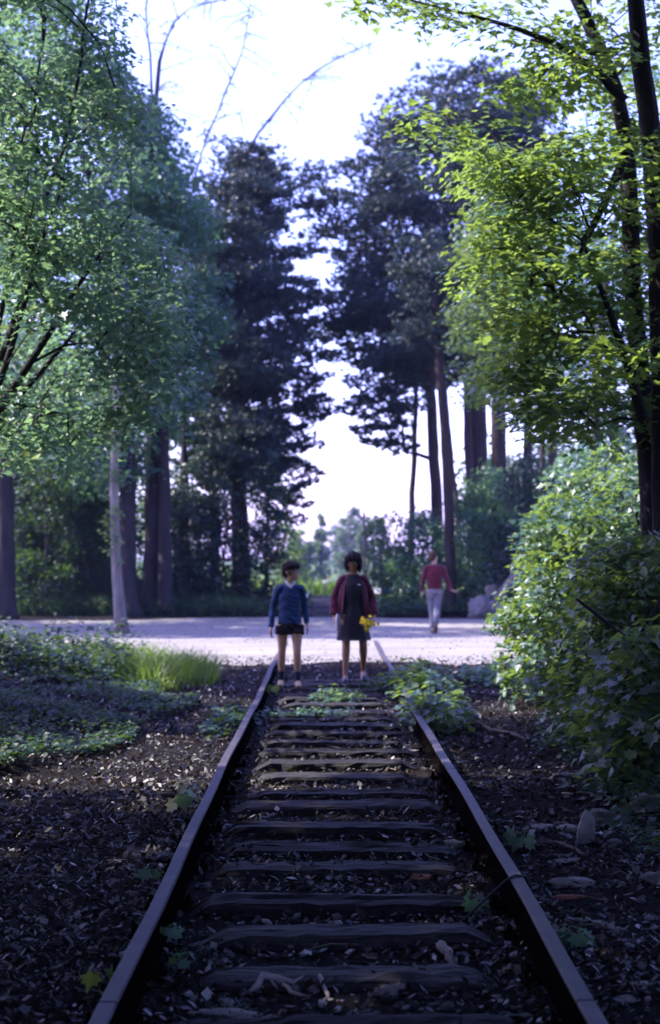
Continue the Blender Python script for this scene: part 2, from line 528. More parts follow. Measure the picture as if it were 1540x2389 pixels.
# ---------------------------------------------------------------- ground, road, path
def grid_sheet(name, xs, ys, zf, mat):
    X, Yv = np.meshgrid(xs, ys)
    Z = zf(X, Yv)
    V = np.stack([X, Yv, Z], 2).reshape(-1, 3)
    nx, ny = len(xs), len(ys)
    i = np.arange(nx - 1)[None] + nx * np.arange(ny - 1)[:, None]
    F = np.stack([i, i + 1, i + nx + 1, i + nx], 2).reshape(-1, 4)
    o = link(name, make_mesh(name, V, F, smooth=True), None, mat)
    o['kind'] = 'structure'
    return o

xs = np.concatenate([-np.geomspace(900, 12, 22), np.arange(-11.6, 11.7, 0.3), np.geomspace(12, 900, 22)])
ys = np.concatenate([[-60, -30, -15, -8, -4, -1], np.arange(1, 50, 0.35), np.geomspace(50, 1500, 60)])
# soil under the trees, moss and grass beyond the road, sunny meadow far down the line
m, n, l, b = new_mat('ground')
v = coords(n, l)
f1 = noise(n, l, v, 5.0, 9, 0.7)
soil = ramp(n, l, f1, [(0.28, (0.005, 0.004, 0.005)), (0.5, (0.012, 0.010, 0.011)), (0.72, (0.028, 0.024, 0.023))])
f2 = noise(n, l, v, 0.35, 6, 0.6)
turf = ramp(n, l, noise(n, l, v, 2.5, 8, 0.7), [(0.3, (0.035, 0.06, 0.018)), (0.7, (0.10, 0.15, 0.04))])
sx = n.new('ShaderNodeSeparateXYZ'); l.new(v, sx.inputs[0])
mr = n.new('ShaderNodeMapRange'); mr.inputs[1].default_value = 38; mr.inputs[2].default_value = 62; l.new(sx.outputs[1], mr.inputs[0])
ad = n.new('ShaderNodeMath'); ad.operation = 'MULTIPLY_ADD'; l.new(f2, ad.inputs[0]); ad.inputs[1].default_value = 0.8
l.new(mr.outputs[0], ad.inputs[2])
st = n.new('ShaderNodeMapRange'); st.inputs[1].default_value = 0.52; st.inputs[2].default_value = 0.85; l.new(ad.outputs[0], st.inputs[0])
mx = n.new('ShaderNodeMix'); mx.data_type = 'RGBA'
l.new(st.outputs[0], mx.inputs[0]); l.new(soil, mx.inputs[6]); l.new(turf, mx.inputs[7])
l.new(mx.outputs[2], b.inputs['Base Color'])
b.inputs['Roughness'].default_value = 0.95; b.inputs['Specular IOR Level'].default_value = 0.08
bump(n, l, b, noise(n, l, v, 30, 8, 0.75), 0.9, 0.03)
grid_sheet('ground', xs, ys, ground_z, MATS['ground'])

# trodden dirt road that crosses the line; its edges wander
M_road = surf_mat('packed_dirt', [(0.25, (0.11, 0.10, 0.094)), (0.42, (0.185, 0.172, 0.16)), (0.58, (0.23, 0.217, 0.20)), (0.75, (0.30, 0.283, 0.26))], 1.1, (0.35, 1.3, 1), rough=0.95, spec=0.15, bstr=0.5, bdist=0.02, bscale=22, detail=9)
xr = np.concatenate([np.arange(-60, -12, 2.0), np.arange(-12, 12, 0.25), np.arange(12, 61, 2.0)])
t = np.linspace(0, 1, 60)
X, T = np.meshgrid(xr, t)
y0 = 20.0 + 0.35 * wob(xr, xr * 0.3, 1.1) + 0.12 * wob(xr, xr * .7, 4.0)
y1 = 38.4 + 0.9 * wob(xr, xr * 0.4, 0.5, 1.0) + 0.2 * wob(xr, xr, 2.0) - 2.5 * sstep(3, 6, -xr) - 1.5 * sstep(3.4, 5, xr)
Yr = y0[None] + (y1 - y0)[None] * T
rim = 0.012 * np.minimum(1, np.minimum(T, 1 - T) * 25) + 0.002 * wob(X, Yr, 3.0)
Zr = ground_z(X, Yr) + rim - 0.004 * (T == 0) - 0.004 * (T == 1)
i = np.arange(len(xr) - 1)[None] + len(xr) * np.arange(len(t) - 1)[:, None]
road = link('road', make_mesh('road', np.stack([X, Yr, Zr], 2).reshape(-1, 3), np.stack([i, i + 1, i + len(xr) + 1, i + len(xr)], 2).reshape(-1, 4), smooth=True), None, M_road)
road['kind'] = 'structure'

# grit and scraps lying on the road, thickest along its edges
gx = rng.uniform(-9, 9, 7000); gy = np.where(rng.random(7000) < .5, 19.6 + 1.6 * rng.random(7000), 20 + 18 * rng.random(7000))
gs = .006 + .016 * rng.random(7000) ** 2.5
gv, gf, gr = scatter((np.array([(1, 0, 0), (-.5, .8, 0), (-.6, -.8, 0), (0, 0, .8), (.1, .1, -.5)], float), np.array([(0, 1, 3), (1, 2, 3), (2, 0, 3), (1, 0, 4), (2, 1, 4), (0, 2, 4)])),
                     np.stack([gx, gy, ground_z(gx, gy) + .014], 1), rot_from(rand_dirs(7000) * .4 + np.array([0, 0, 1.0]), rng.random(7000) * 6.28), gs, rng.random(7000) ** 1.3)
GRIT = (gv, gf, gr)

# pale path in the sun far down on the other side
M_path = surf_mat('pale_path', [(0.3, (0.34, 0.31, 0.30)), (0.7, (0.46, 0.43, 0.42))], 2.0, rough=0.95)
pk = np.array([(2.2, 62), (2.9, 74), (4.2, 92), (5.6, 118), (7.5, 150)], float)
pp = [(float(np.interp(q, pk[:, 1], pk[:, 0])), float(q)) for q in np.linspace(62, 150, 45)]
V, F = [], []
for k, (x, y) in enumerate(pp):
    for j, sx_ in enumerate(np.linspace(-1.6, 1.6, 5)):
        V.append((x + sx_ * (1 + 0.012 * k), y, float(ground_z(x + sx_, y)) + 0.05))
for k in range(len(pp) - 1):
    for j in range(4):
        a = k * 5 + j; F.append((a, a + 1, a + 6, a + 5))
pa = link('footpath', make_mesh('footpath', np.array(V), F), None, M_path); pa['kind'] = 'structure'

# ---------------------------------------------------------------- railway track
m, n, l, b = new_mat('rusty_steel')
v = coords(n, l, (1, 1, 1))
f = noise(n, l, v, 9, 9, 0.7)
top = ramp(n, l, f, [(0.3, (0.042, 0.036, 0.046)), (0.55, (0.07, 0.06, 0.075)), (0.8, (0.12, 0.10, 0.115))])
side = ramp(n, l, f, [(0.3, (0.002, 0.002, 0.002)), (0.8, (0.009, 0.006, 0.006))])          # shade of the rail sides painted into the colour below the worn running face
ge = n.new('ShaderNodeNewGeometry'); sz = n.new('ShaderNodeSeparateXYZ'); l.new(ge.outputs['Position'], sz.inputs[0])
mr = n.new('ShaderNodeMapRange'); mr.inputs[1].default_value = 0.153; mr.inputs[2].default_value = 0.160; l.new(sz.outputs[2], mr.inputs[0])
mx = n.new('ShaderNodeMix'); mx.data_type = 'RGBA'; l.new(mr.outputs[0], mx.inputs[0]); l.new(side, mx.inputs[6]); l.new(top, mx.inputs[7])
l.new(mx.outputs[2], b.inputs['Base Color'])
b.inputs['Roughness'].default_value = 0.5
l.new(mr.outputs[0], b.inputs['Metallic']); b.inputs['Metallic'].default_value = 0.0
sg = n.new('ShaderNodeMapRange'); sg.inputs[3].default_value = 0.95; sg.inputs[4].default_value = 0.5; l.new(mr.outputs[0], sg.inputs[0]); l.new(sg.outputs[0], b.inputs['Roughness'])
mt = n.new('ShaderNodeMath'); mt.operation = 'MULTIPLY'; mt.inputs[1].default_value = 0.3; l.new(mr.outputs[0], mt.inputs[0]); l.new(mt.outputs[0], b.inputs['Metallic'])
sg2 = n.new('ShaderNodeMath'); sg2.operation = 'MULTIPLY'; sg2.inputs[1].default_value = 0.3; l.new(mr.outputs[0], sg2.inputs[0]); l.new(sg2.outputs[0], b.inputs['Specular IOR Level'])
bump(n, l, b, noise(n, l, v, 90, 5), 0.25, 0.002)
M_rust = m

m, n, l, b = new_mat('weathered_sleeper')
v = coords(n, l, (1.2, 22, 22))
f = noise(n, l, v, 2.0, 9, 0.7)
ob = n.new('ShaderNodeObjectInfo')
ad = n.new('ShaderNodeMath'); ad.operation = 'MULTIPLY_ADD'; ad.inputs[1].default_value = 0.16; l.new(ob.outputs['Random'], ad.inputs[0]); l.new(f, ad.inputs[2])
l.new(ramp(n, l, ad.outputs[0], [(0.38, (0.006, 0.005, 0.006)), (0.55, (0.018, 0.016, 0.018)), (0.8, (0.065, 0.058, 0.06))]), b.inputs['Base Color'])
b.inputs['Roughness'].default_value = 0.62
b.inputs['Specular IOR Level'].default_value = 0.22
bump(n, l, b, f, 1.0, 0.02)
M_sleeper = m

RAIL_TOP = 0.17
track = thing('railway_track', 'narrow rusty railway track on old wooden sleepers running away to the road', 'railway track')
half = [(0.045, 0.0), (0.045, 0.010), (0.010, 0.020), (0.008, 0.092), (0.028, 0.102), (0.031, 0.130), (0.026, 0.138)]
prof = half + [(-a, c) for a, c in reversed(half)]
def rail_piece(xc, y0, y1):
    ny = max(2, int((y1 - y0) / 0.6) + 1)
    V, F = [], []
    k = len(prof)
    for i, y in enumerate(np.linspace(y0, y1, ny)):
        dx = 0.010 * math.sin(y * 0.7 + xc * 3) + 0.004 * math.sin(y * 2.3)
        dz = 0.006 * math.sin(y * 0.9 + xc * 5)
        for a, c in prof: V.append((xc + a + dx, y, RAIL_TOP - 0.138 + c + dz))
    for i in range(ny - 1):
        for j in range(k):
            q = (j + 1) % k
            F.append((i * k + j, i * k + q, (i + 1) * k + q, (i + 1) * k + j))
    F.append(tuple(range(k))); F.append(tuple((ny - 1) * k + j for j in range(k - 1, -1, -1)))
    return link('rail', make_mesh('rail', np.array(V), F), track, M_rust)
for xc in (-0.778, 0.778):
    for y0, y1 in ((0.6, 4.62), (4.635, 9.68), (9.695, 15.2), (15.215, 24.6), (37.0, 47.0), (47.015, 62.0)):
        rp = rail_piece(xc, y0, y1)
        for s in (-1, 1):                       # joint bars with bolts at the far end of each length
            if y1 > 16: continue
            jb = MB(); V, F = boxv((xc + s * 0.022, y1, RAIL_TOP - 0.075), (0.016, 0.46, 0.07)); jb.add(V, F)
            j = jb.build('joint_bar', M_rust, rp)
            for q in (-0.16, -0.06, 0.06, 0.16):
                V, F = tube([(xc + s * 0.030, y1 + q, RAIL_TOP - 0.075), (xc + s * 0.050, y1 + q, RAIL_TOP - 0.075)], 0.013, 6)
                jb.add(V, F)
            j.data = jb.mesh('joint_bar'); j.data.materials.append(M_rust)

def sleeper_mesh(seed):
    r = np.random.default_rng(seed)
    nx = 31
    X = np.linspace(-1.22, 1.22, nx)
    flat = 0.46 + 0.10 * r.random()
    cut = sstep(flat, flat + 0.18, np.abs(X))                     # worn and rotted down beside the rails
    top = 0.055 - 0.080 * cut + (0.035 if seed % 4 == 1 else 0.006) * sstep(0.90, 1.0, np.abs(X)) + 0.006 * np.cumsum(r.normal(size=nx)) * 0.16
    w = 0.095 - 0.03 * cut + 0.006 * r.normal(size=nx)
    cs = [(-1.0, -0.10), (-1.0, -0.030), (-0.93, -0.008), (-0.55, 0.0), (-0.30, -0.006), (-0.1, 0.004), (0.2, -0.003), (0.5, 0.003), (0.92, -0.008), (1.0, -0.032), (1.0, -0.10)]
    k = len(cs)
    V, F = [], []
    skew = 0.02 * r.normal()
    groove = r.normal(size=k) * 0.004
    for i in range(nx):
        for j, (a, c) in enumerate(cs):
            V.append((X[i], a * w[i] + skew * X[i] + 0.006 * r.normal(), top[i] + c + groove[j] + (0.003 * r.normal() if 1 < j < 9 else 0)))
    for i in range(nx - 1):
        for j in range(k - 1):
            F.append((i * k + j, (i + 1) * k + j, (i + 1) * k + j + 1, i * k + j + 1))
    F.append(tuple(range(k))); F.append(tuple((nx - 1) * k + j for j in range(k - 1, -1, -1)))
    me = make_mesh('sleeper', np.array(V), F); me.materials.append(M_sleeper)
    return me
SL = [sleeper_mesh(50 + i) for i in range(8)]
sleeper_y = [3.55, 4.16, 4.80, 5.40, 5.96, 6.48, 7.24, 7.72, 8.28, 9.01, 9.55, 10.2, 10.8, 11.5, 12.1, 12.65, 13.25, 13.9, 14.5, 15.05, 15.7, 16.3, 16.95, 17.6, 18.3]
for k, y in enumerate(sleeper_y):
    o = link('sleeper', SL[k % 8], track)
    o.location = (0.02 * math.sin(k * 2.1), y, 0.012 * math.sin(k * 1.7) - 0.02 * sstep(15, 18, y))
    o.rotation_euler = (0.02 * math.sin(k * 1.3), 0.008 * math.sin(k * 2.9), 0.025 * math.sin(k * 3.7) + (math.pi if k % 3 == 0 else 0))
for k, y in enumerate(np.arange(38.6, 61, 0.66)):
    o = link('sleeper', SL[(k * 3) % 8], track); o.location = (0.02 * math.sin(k), y, -0.015 - 1.7 * float(sstep(60, 120, y)))
    o.rotation_euler = (0, 0, 0.02 * math.sin(k * 3.1))
# spikes and chairs where a rail crosses a sleeper
sp_mb = MB()
V, F = boxv((0, 0, 0.035), (0.21, 0.11, 0.016)); sp_mb.add(V, F)
for s in (-1, 1):
    V, F = tube([(s * 0.085, 0.02, 0.03), (s * 0.085, 0.02, 0.062), (s * 0.078, 0.02, 0.072)], [0.012, 0.012, 0.016], 6); sp_mb.add(V, F)
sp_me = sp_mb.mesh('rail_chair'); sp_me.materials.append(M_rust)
for y in sleeper_y[:14]:
    for xc in (-0.778, 0.778):
        o = link('rail_chair', sp_me, track); o.location = (xc, y, -0.004)

# ---------------------------------------------------------------- ballast, leaf litter
def stone_mesh(name, seed, sub=1, flat=0.6, rough=0.22):
    r = np.random.default_rng(seed)
    t = (1 + 5 ** .5) / 2
    V = np.array([(-1, t, 0), (1, t, 0), (-1, -t, 0), (1, -t, 0), (0, -1, t), (0, 1, t), (0, -1, -t), (0, 1, -t), (t, 0, -1), (t, 0, 1), (-t, 0, -1), (-t, 0, 1)], float)
    F = [(0, 11, 5), (0, 5, 1), (0, 1, 7), (0, 7, 10), (0, 10, 11), (1, 5, 9), (5, 11, 4), (11, 10, 2), (10, 7, 6), (7, 1, 8), (3, 9, 4), (3, 4, 2), (3, 2, 6), (3, 6, 8), (3, 8, 9), (4, 9, 5), (2, 4, 11), (6, 2, 10), (8, 6, 7), (9, 8, 1)]
    V /= np.linalg.norm(V, axis=1)[:, None]
    for _ in range(sub):
        mid, V2, F2 = {}, list(V), []
        def md(a, b):
            k = (min(a, b), max(a, b))
            if k not in mid:
                q = (V2[a] + V2[b]); V2.append(q / np.linalg.norm(q)); mid[k] = len(V2) - 1
            return mid[k]
        for a, b_, c in F:
            x, y, z = md(a, b_), md(b_, c), md(c, a)
            F2 += [(a, x, z), (b_, y, x), (c, z, y), (x, y, z)]
        V, F = np.array(V2), F2
    # a few flat cuts give it broken faces
    for _ in range(5 + sub * 4):
        d = rand_dirs(1, r)[0]; h = 0.62 + 0.25 * r.random()
        s = V @ d
        V = V - np.maximum(0, s - h)[:, None] * d
    V = V * (1 + rough * 0.3 * r.normal(size=(len(V), 1)))
    V = V * np.array([1.0, 0.6 + 0.4 * r.random(), flat * (0.7 + 0.5 * r.random())])
    return V, np.array(F)

M_stone = leaf_mat('ballast_stone', [(0.0, (0.012, 0.011, 0.012)), (0.6, (0.03, 0.028, 0.03)), (0.85, (0.10, 0.092, 0.094)), (1.0, (0.42, 0.40, 0.39))], 0.0, (0.1, 0.1, 0.1), rough=0.8, spec=0.15)
M_rock = surf_mat('pale_rock', [(0.3, (0.16, 0.14, 0.13)), (0.7, (0.34, 0.31, 0.285))], 14, rough=0.85, bstr=0.7, bdist=0.01)
M_rock_grey = surf_mat('grey_rock', [(0.3, (0.10, 0.095, 0.10)), (0.7, (0.24, 0.225, 0.22))], 9, rough=0.9, bstr=0.8, bdist=0.03)
M_brick = surf_mat('brick_shard', [(0.3, (0.20, 0.075, 0.05)), (0.7, (0.34, 0.16, 0.11))], 14, rough=0.85, bstr=0.6, bdist=0.01)

def in_view_xy(n, y0, y1, margin=0.5, power=1.0):
    y = y0 + (y1 - y0) * rng.random(n) ** power
    hw = 0.245 * y + margin
    return np.stack([(rng.random(n) * 2 - 1) * hw, y], 1)

def under_rail(xy, w=0.085): return np.abs(np.abs(xy[:, 0]) - 0.778) < w

Vs, Fs, Rs, off = [], [], [], 0
tpls = [stone_mesh('s', 100 + k, 0) for k in range(10)]
xy = in_view_xy(11000, 3.0, 21.0, 0.4, 1.25)
xy = xy[~under_rail(xy)]
wgt = np.where(xy[:, 0] > 0.9, 1.0, np.where(np.abs(xy[:, 0]) < 0.9, 0.75, 0.45))
wgt = np.where((np.abs(xy[:, 1] - 19) < 1.5), 1.0, wgt)
xy = xy[rng.random(len(xy)) < wgt]
for k in range(10):
    q = xy[k::10]
    nq = len(q)
    s = 0.008 + 0.026 * rng.random(nq) ** 2.2
    z = ground_z(q[:, 0], q[:, 1]) + s * 0.25
    pos = np.stack([q[:, 0], q[:, 1], z], 1)
    R = rot_from(rand_dirs(nq) * 0.5 + np.array([0, 0, 1.0]), rng.random(nq) * 6.283)
    V, F, rn = scatter(tpls[k], pos, R, s, np.clip(rng.random(nq) ** 1.7, 0, 1))
    Vs.append(V); Fs.append(F + off); Rs.append(rn); off += len(V)
o = link('ballast', make_mesh('ballast', np.concatenate(Vs), np.concatenate(Fs), np.concatenate(Rs)), None, M_stone)
o['kind'] = 'stuff'; o['label'] = 'dark gravel and broken ballast between and beside the rails'; o['category'] = 'gravel'

o = link('road_grit', make_mesh('road_grit', *GRIT), None, M_stone)
o['kind'] = 'stuff'; o['label'] = 'fine grit and scraps strewn over the dirt road'; o['category'] = 'grit'

CURL = (np.array([(0, 0, 0), (.34, .38, .16), (.05, 1.0, .20), (-.30, .55, .12)], float), np.array([(0, 1, 2), (0, 2, 3)]))
xy = in_view_xy(120000, 3.0, 20.4, 0.4, 1.15)
xy = xy[~under_rail(xy, 0.05)]
# litter lies thickest off the stones and in drifts
dens = 0.55 + 0.45 * wob(xy[:, 0], xy[:, 1], 2.2) + 0.25 * (xy[:, 0] < -0.8)
xy = xy[rng.random(len(xy)) < dens]
nq = len(xy)
nearness = np.clip(1 - xy[:, 1] / 22, 0, 1)
s = 0.018 + 0.045 * rng.random(nq) ** 2.2
pos = np.stack([xy[:, 0], xy[:, 1], ground_z(xy[:, 0], xy[:, 1]) + 0.006 + 0.028 * rng.random(nq)], 1)
R = rot_from(rand_dirs(nq) * 0.75 + np.array([0, 0, 1.0]), rng.random(nq) * 6.283)
sz3 = np.stack([s * (0.4 + 0.8 * rng.random(nq)), s, s * (rng.random(nq) * 2.4 - 0.7)], 1)
V, F, rn = scatter(CURL, pos, R, s, rng.random(nq) ** 1.35, size3=sz3)
o = link('leaf_litter', make_mesh('leaf_litter', V, F, rn), None, M_litter)
o['kind'] = 'stuff'; o['label'] = 'dark dead leaves and bark scraps strewn over the track bed'; o['category'] = 'leaf litter'

# twig scraps
Vs, Fs = [], []
mb = MB()
for p in in_view_xy(420, 3.4, 15, 0.2, 1.2):
    if under_rail(p[None])[0]: continue
    a, L = rng.random() * 6.283, 0.05 + 0.16 * rng.random() ** 2
    z = float(ground_z(*p)) + 0.02
    q = [np.array([p[0], p[1], z]) + t_ * L * np.array([math.cos(a), math.sin(a), 0.1 * rng.normal()]) + 0.012 * rng.normal(size=3) * (0, 1, 0)[k] for k, t_ in enumerate((0, .5, 1))]
    V, F = tube(q, [0.003 + 0.003 * rng.random()] * 3, 4); mb.add(V, F)
M_twig = surf_mat('twig', [(0.3, (0.06, 0.045, 0.036)), (0.7, (0.17, 0.135, 0.11))], 20, bstr=0)
M_stick = surf_mat('bare_stick', [(0.3, (0.16, 0.135, 0.12)), (0.7, (0.36, 0.31, 0.28))], 16, (1, 1, 1), bstr=0.4, bdist=0.004)
o = mb.build('twig_scatter', M_twig); o['kind'] = 'stuff'; o['label'] = 'thin broken twigs scattered among the dead leaves'; o['category'] = 'twigs'

# ---------------------------------------------------------------- single stones one can pick out
def ground_hit(px, py, zoff=0.0):
    y = 8.0
    for _ in range(40):
        p = P(px, py, y)
        gz = float(ground_z(p[0], y)) + zoff
        slope = (CAM[2] - p[2]) / y
        y = 0.5 * y + 0.5 * (CAM[2] - gz) / max(slope, 1e-3)
    p = P(px, py, y); return np.array([p[0], p[1], float(ground_z(p[0], p[1]))])

def rock(name, label, px, py, size, mat, seed, flat=0.55, rz=0.0, sub=2, cat='stone', group=None, at=None, tilt=0.0):
    V, F = stone_mesh(name, seed, sub, flat)
    V = V * (np.asarray(size) / 2 if np.ndim(size) else np.array([size, size, size]) / 2)
    V[:, 2] -= V[:, 2].min() + 0.18 * (V[:, 2].max() - V[:, 2].min())
    o = link(name, make_mesh(name, V, F), None, mat, at if at is not None else ground_hit(px, py))
    o.rotation_euler = (tilt, 0.12 * math.sin(seed), rz)
    return tag(o, label, cat, group)

rock('stone', 'large pale blocky stone at the picture edge beyond the rail under the bush', 1516, 1893, (0.34, 0.22, 0.30), M_rock, 1, rz=0.4)
rock('stone', 'upright pale wedge of stone leaning beside a broken stick', 1366, 1966, (0.15, 0.13, 0.34), M_rock, 2, flat=0.9, rz=0.6)
rock('stone', 'long buff slab of stone lying beside the rail past the black wire', 1335, 2068, (0.25, 0.12, 0.14), M_rock, 3, rz=0.25)
rock('stone', 'small rounded grey stone alone on bare soil', 1432, 1975, (0.11, 0.10, 0.12), M_rock_grey, 4)
rock('stone', 'flat blue-grey flake of slate lying level on the soil', 1310, 2013, (0.22, 0.13, 0.05), M_rock_grey, 5)
rock('stone', 'flat cream stone catching light near the right-hand rail', 1258, 1938, (0.20, 0.11, 0.09), M_rock, 6, rz=0.2)
rock('stone', 'pale stone with a sharp corner next to the flat cream stone', 1322, 1940, (0.16, 0.10, 0.11), M_rock, 7, rz=-0.3)
rock('stone', 'pale stone tucked against the inside of the rail', 1062, 1976, (0.15, 0.10, 0.10), M_rock, 8)
rock('stone', 'grey stone half hidden at the edge of the low bush leaves', 1325, 1818, (0.24, 0.16, 0.16), M_rock_grey, 9, rz=0.3)
rock('stone', 'square grey stone cut off by the picture edge', 1530, 2062, (0.16, 0.14, 0.18), M_rock_grey, 10)
rock('stone', 'brown-grey lump of stone resting between two sleepers near the bottom', 905, 2322, (0.16, 0.08, 0.10), M_rock_grey, 11)
rock('stone', 'white flake of stone between sleepers by the leafy weeds', 958, 1757, (0.17, 0.09, 0.07), M_rock, 12)
rock('stone', 'worn grey stone showing at the bottom edge between the rails', 545, 2378, (0.34, 0.13, 0.10), M_rock, 13)
rock('stone', 'pale stone on the left bank close to the rail', 392, 2006, (0.20, 0.12, 0.10), M_rock_grey, 14, rz=0.4)
rock('stone', 'dark dome-shaped stone in the shade below the bush', 1420, 1925, (0.36, 0.22, 0.18), M_rock_grey, 15)
rock('stone', 'pale pebble at the foot of the right-hand rail in the corner', 1460, 2337, (0.10, 0.08, 0.08), M_rock, 16)
rock('stone', 'long flat pale stone in the corner beyond the rail', 1482, 2300, (0.17, 0.07, 0.05), M_rock, 17, rz=-0.1)
rock('brick_fragment', 'reddish brick fragment lying between the rails', 986, 2051, (0.13, 0.08, 0.07), M_brick, 18, cat='brick')
rock('brick_fragment', 'thin orange shard of broken brick behind the wire', 1318, 2098, (0.20, 0.04, 0.05), M_brick, 19, cat='brick', rz=0.1)
rock('brick_fragment', 'small pinkish brick chip touching the long buff slab', 1232, 2105, (0.07, 0.05, 0.07), M_brick, 20, cat='brick')
# heap of pale rubble caught by a fleck of light
pr = MB(); q = ground_hit(1345, 2165)
for k in range(60):
    V, F = stone_mesh('p', 300 + k, 0)
    s = 0.012 + 0.02 * rng.random()
    c = q + np.array([0.16 * rng.normal(), 0.10 * rng.normal(), 0.0]); c[2] = float(ground_z(c[0], c[1])) + 0.012
    pr.add(V * s + c, F)
o = pr.build('rubble', M_rock); o['kind'] = 'stuff'; o['label'] = 'scatter of pale chippings beyond the wire-wrapped rail'; o['category'] = 'rubble'

def stick(name, label, pts, r0, r1, mat, cat='stick', forks=()):
    w = [ground_hit(a, c) + np.array([0, 0, h]) for a, c, h in pts]
    mb = MB()
    def bent(w_, ra, rb):
        w_ = np.array(w_); k = 9
        s = np.linspace(0, len(w_) - 1, k)
        q_ = np.stack([np.interp(s, range(len(w_)), w_[:, i]) for i in range(3)], 1)
        q_[1:-1] += rng.normal(size=(k - 2, 3)) * ra * 0.35
        return tube(q_, np.linspace(ra, rb, k) * (1 + 0.1 * rng.normal(size=k)), 7)
    mb.add(*bent(w, r0, r1))
    for f_ in forks:
        mb.add(*bent([ground_hit(a, c) + np.array([0, 0, h]) for a, c, h in f_], r0 * 0.7, r1 * 0.6))
    return tag(mb.build(name, mat, None, smooth=True), label, cat)
stick('stick', 'crooked pale stick lying in front of the nearest broad sleeper', [(585, 2322, .01), (610, 2305, .05), (680, 2310, .03), (740, 2300, .04), (785, 2310, .02)], 0.014, 0.009, M_stick, forks=[[(745, 2302, .04), (760, 2325, .02), (775, 2345, .0)], [(650, 2308, .03), (680, 2322, .01), (720, 2330, .0)]])
stick('stick', 'thin straight pale stick beside the foot of the broad sleeper', [(495, 2287, .02), (540, 2282, .04), (572, 2290, .03)], 0.009, 0.005, M_stick)
stick('stick', 'dark broken stick propped against the pale stone wedge', [(1265, 1965, .02), (1320, 1985, .03), (1368, 2005, .02)], 0.012, 0.009, M_twig)
stick('stick', 'short pale piece of wood between sleepers on the far rail side', [(1030, 2225, .03), (1048, 2245, .03), (1062, 2262, .01)], 0.02, 0.014, M_stick)
stick('stick', 'thin twig lying across the stones below the bush', [(1310, 1858, .02), (1360, 1862, .04), (1425, 1866, .02)], 0.008, 0.005, M_stick)
stick('fallen_branch', 'dark fallen branch lying beside the leafy weeds next to the rail', [(1020, 1665, .05), (1120, 1700, .04), (1230, 1735, .03)], 0.03, 0.015, M_twig, cat='branch')
w = np.array([P(1118, 2085, 6.30), P(1150, 2072, 6.36), P(1180, 2060, 6.42), P(1200, 2053, 6.45), P(1216, 2058, 6.46), P(1238, 2072, 6.44)])
w = np.array([(0.52, 6.20, 0.03), (0.62, 6.30, 0.09), (0.73, 6.38, 0.165), (0.778, 6.42, 0.178), (0.826, 6.45, 0.165), (0.856, 6.47, 0.10), (0.886, 6.48, 0.02)])
M_wire = plain('black_wire', (0.012, 0.012, 0.013), rough=0.5, nz=0.1)
V, F = tube(w, 0.006, 6)
tag(MB().add(V, F).build('wire', M_wire, None, smooth=True), 'black wire looped over the top of the right-hand rail', 'wire')

# ---------------------------------------------------------------- little plants
def seedling(name, label, px, py, h, leaves, lsize, mat, seed, at=None, tpl=MAPLE):
    r = np.random.default_rng(seed)
    g = ground_hit(px, py) if at is None else np.array(at)
    root = thing(name, label, 'plant', g)
    V, F = tube([(0, 0, -0.02), (0.01, 0, h * 0.5), (0.0, -0.01, h)], [0.004, 0.0035, 0.003], 5)
    MB().add(V, F).build('stem', M_twig, root, smooth=True)
    me = [leaf_mesh('leaf', tpl, mat, v) for v in (0.5, 0.8, 1.0)]
    pos, R, sz = [], [], []
    for k in range(leaves):
        a = 6.283 * k / leaves + r.random() * 0.8
        hh = h * (0.75 + 0.3 * r.random())
        pos.append((0.03 * math.cos(a), 0.03 * math.sin(a), hh))
        nrm = np.array([[math.cos(a) * 0.75, math.sin(a) * 0.75 - 0.35, 0.7 + 0.3 * r.normal()]])
        # blade points outward along a
        n_ = nrm[0] / np.linalg.norm(nrm[0]); yv = np.array([math.cos(a), math.sin(a), -0.2]); yv -= n_ * (yv @ n_); yv /= np.linalg.norm(yv)
        R.append(np.stack([np.cross(yv, n_), yv, n_], 1)); sz.append(lsize * (0.55 + 0.45 * r.random()))
        MB().add(*tube([(0, 0, h * 0.6), (0.015 * math.cos(a), 0.015 * math.sin(a), hh * 0.9), pos[-1]], 0.002, 4)).build('leaf_stalk', M_twig, root)
    for k in range(leaves): single_leaves(root, me[k % 3], [pos[k]], [R[k]], [sz[k]])
    return root
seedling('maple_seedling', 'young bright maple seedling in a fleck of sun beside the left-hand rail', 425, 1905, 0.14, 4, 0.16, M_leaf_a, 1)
seedling('maple_seedling', 'pale two-leaved maple seedling leaning against the rail at the bottom', 228, 2325, 0.10, 3, 0.13, M_leaf_a, 2)
seedling('maple_seedling', 'dark green round-leaved seedling between the rails near the wire', 1098, 2135, 0.10, 3, 0.12, M_leaf_b, 3)
seedling('maple_seedling', 'blue-green seedling just inside the left-hand rail low down', 395, 2205, 0.08, 4, 0.12, M_leaf_b, 4)
seedling('maple_seedling', 'small shaded seedling on the bank outside the left-hand rail', 355, 2075, 0.10, 5, 0.09, M_leaf_b, 5)
seedling('maple_seedling', 'spreading low seedling just outside the right-hand rail', 1215, 1985, 0.10, 6, 0.14, M_leaf_b, 6)
seedling('maple_seedling', 'tiny seedling at the end of the broad near sleeper', 425, 2265, 0.06, 4, 0.07, M_leaf_b, 7)
seedling('maple_seedling', 'blue-leaved seedling on the stony soil near the picture edge', 1450, 1915, 0.10, 5, 0.10, M_leaf_b, 8)
seedling('maple_seedling', 'seedling growing over the inner edge of the right-hand rail', 1072, 1862, 0.12, 4, 0.10, M_leaf_b, 9)
seedling('maple_seedling', 'small yellow-green seedling beside the boy at the rail', 635, 1625, 0.12, 6, 0.11, M_leaf_a, 10)
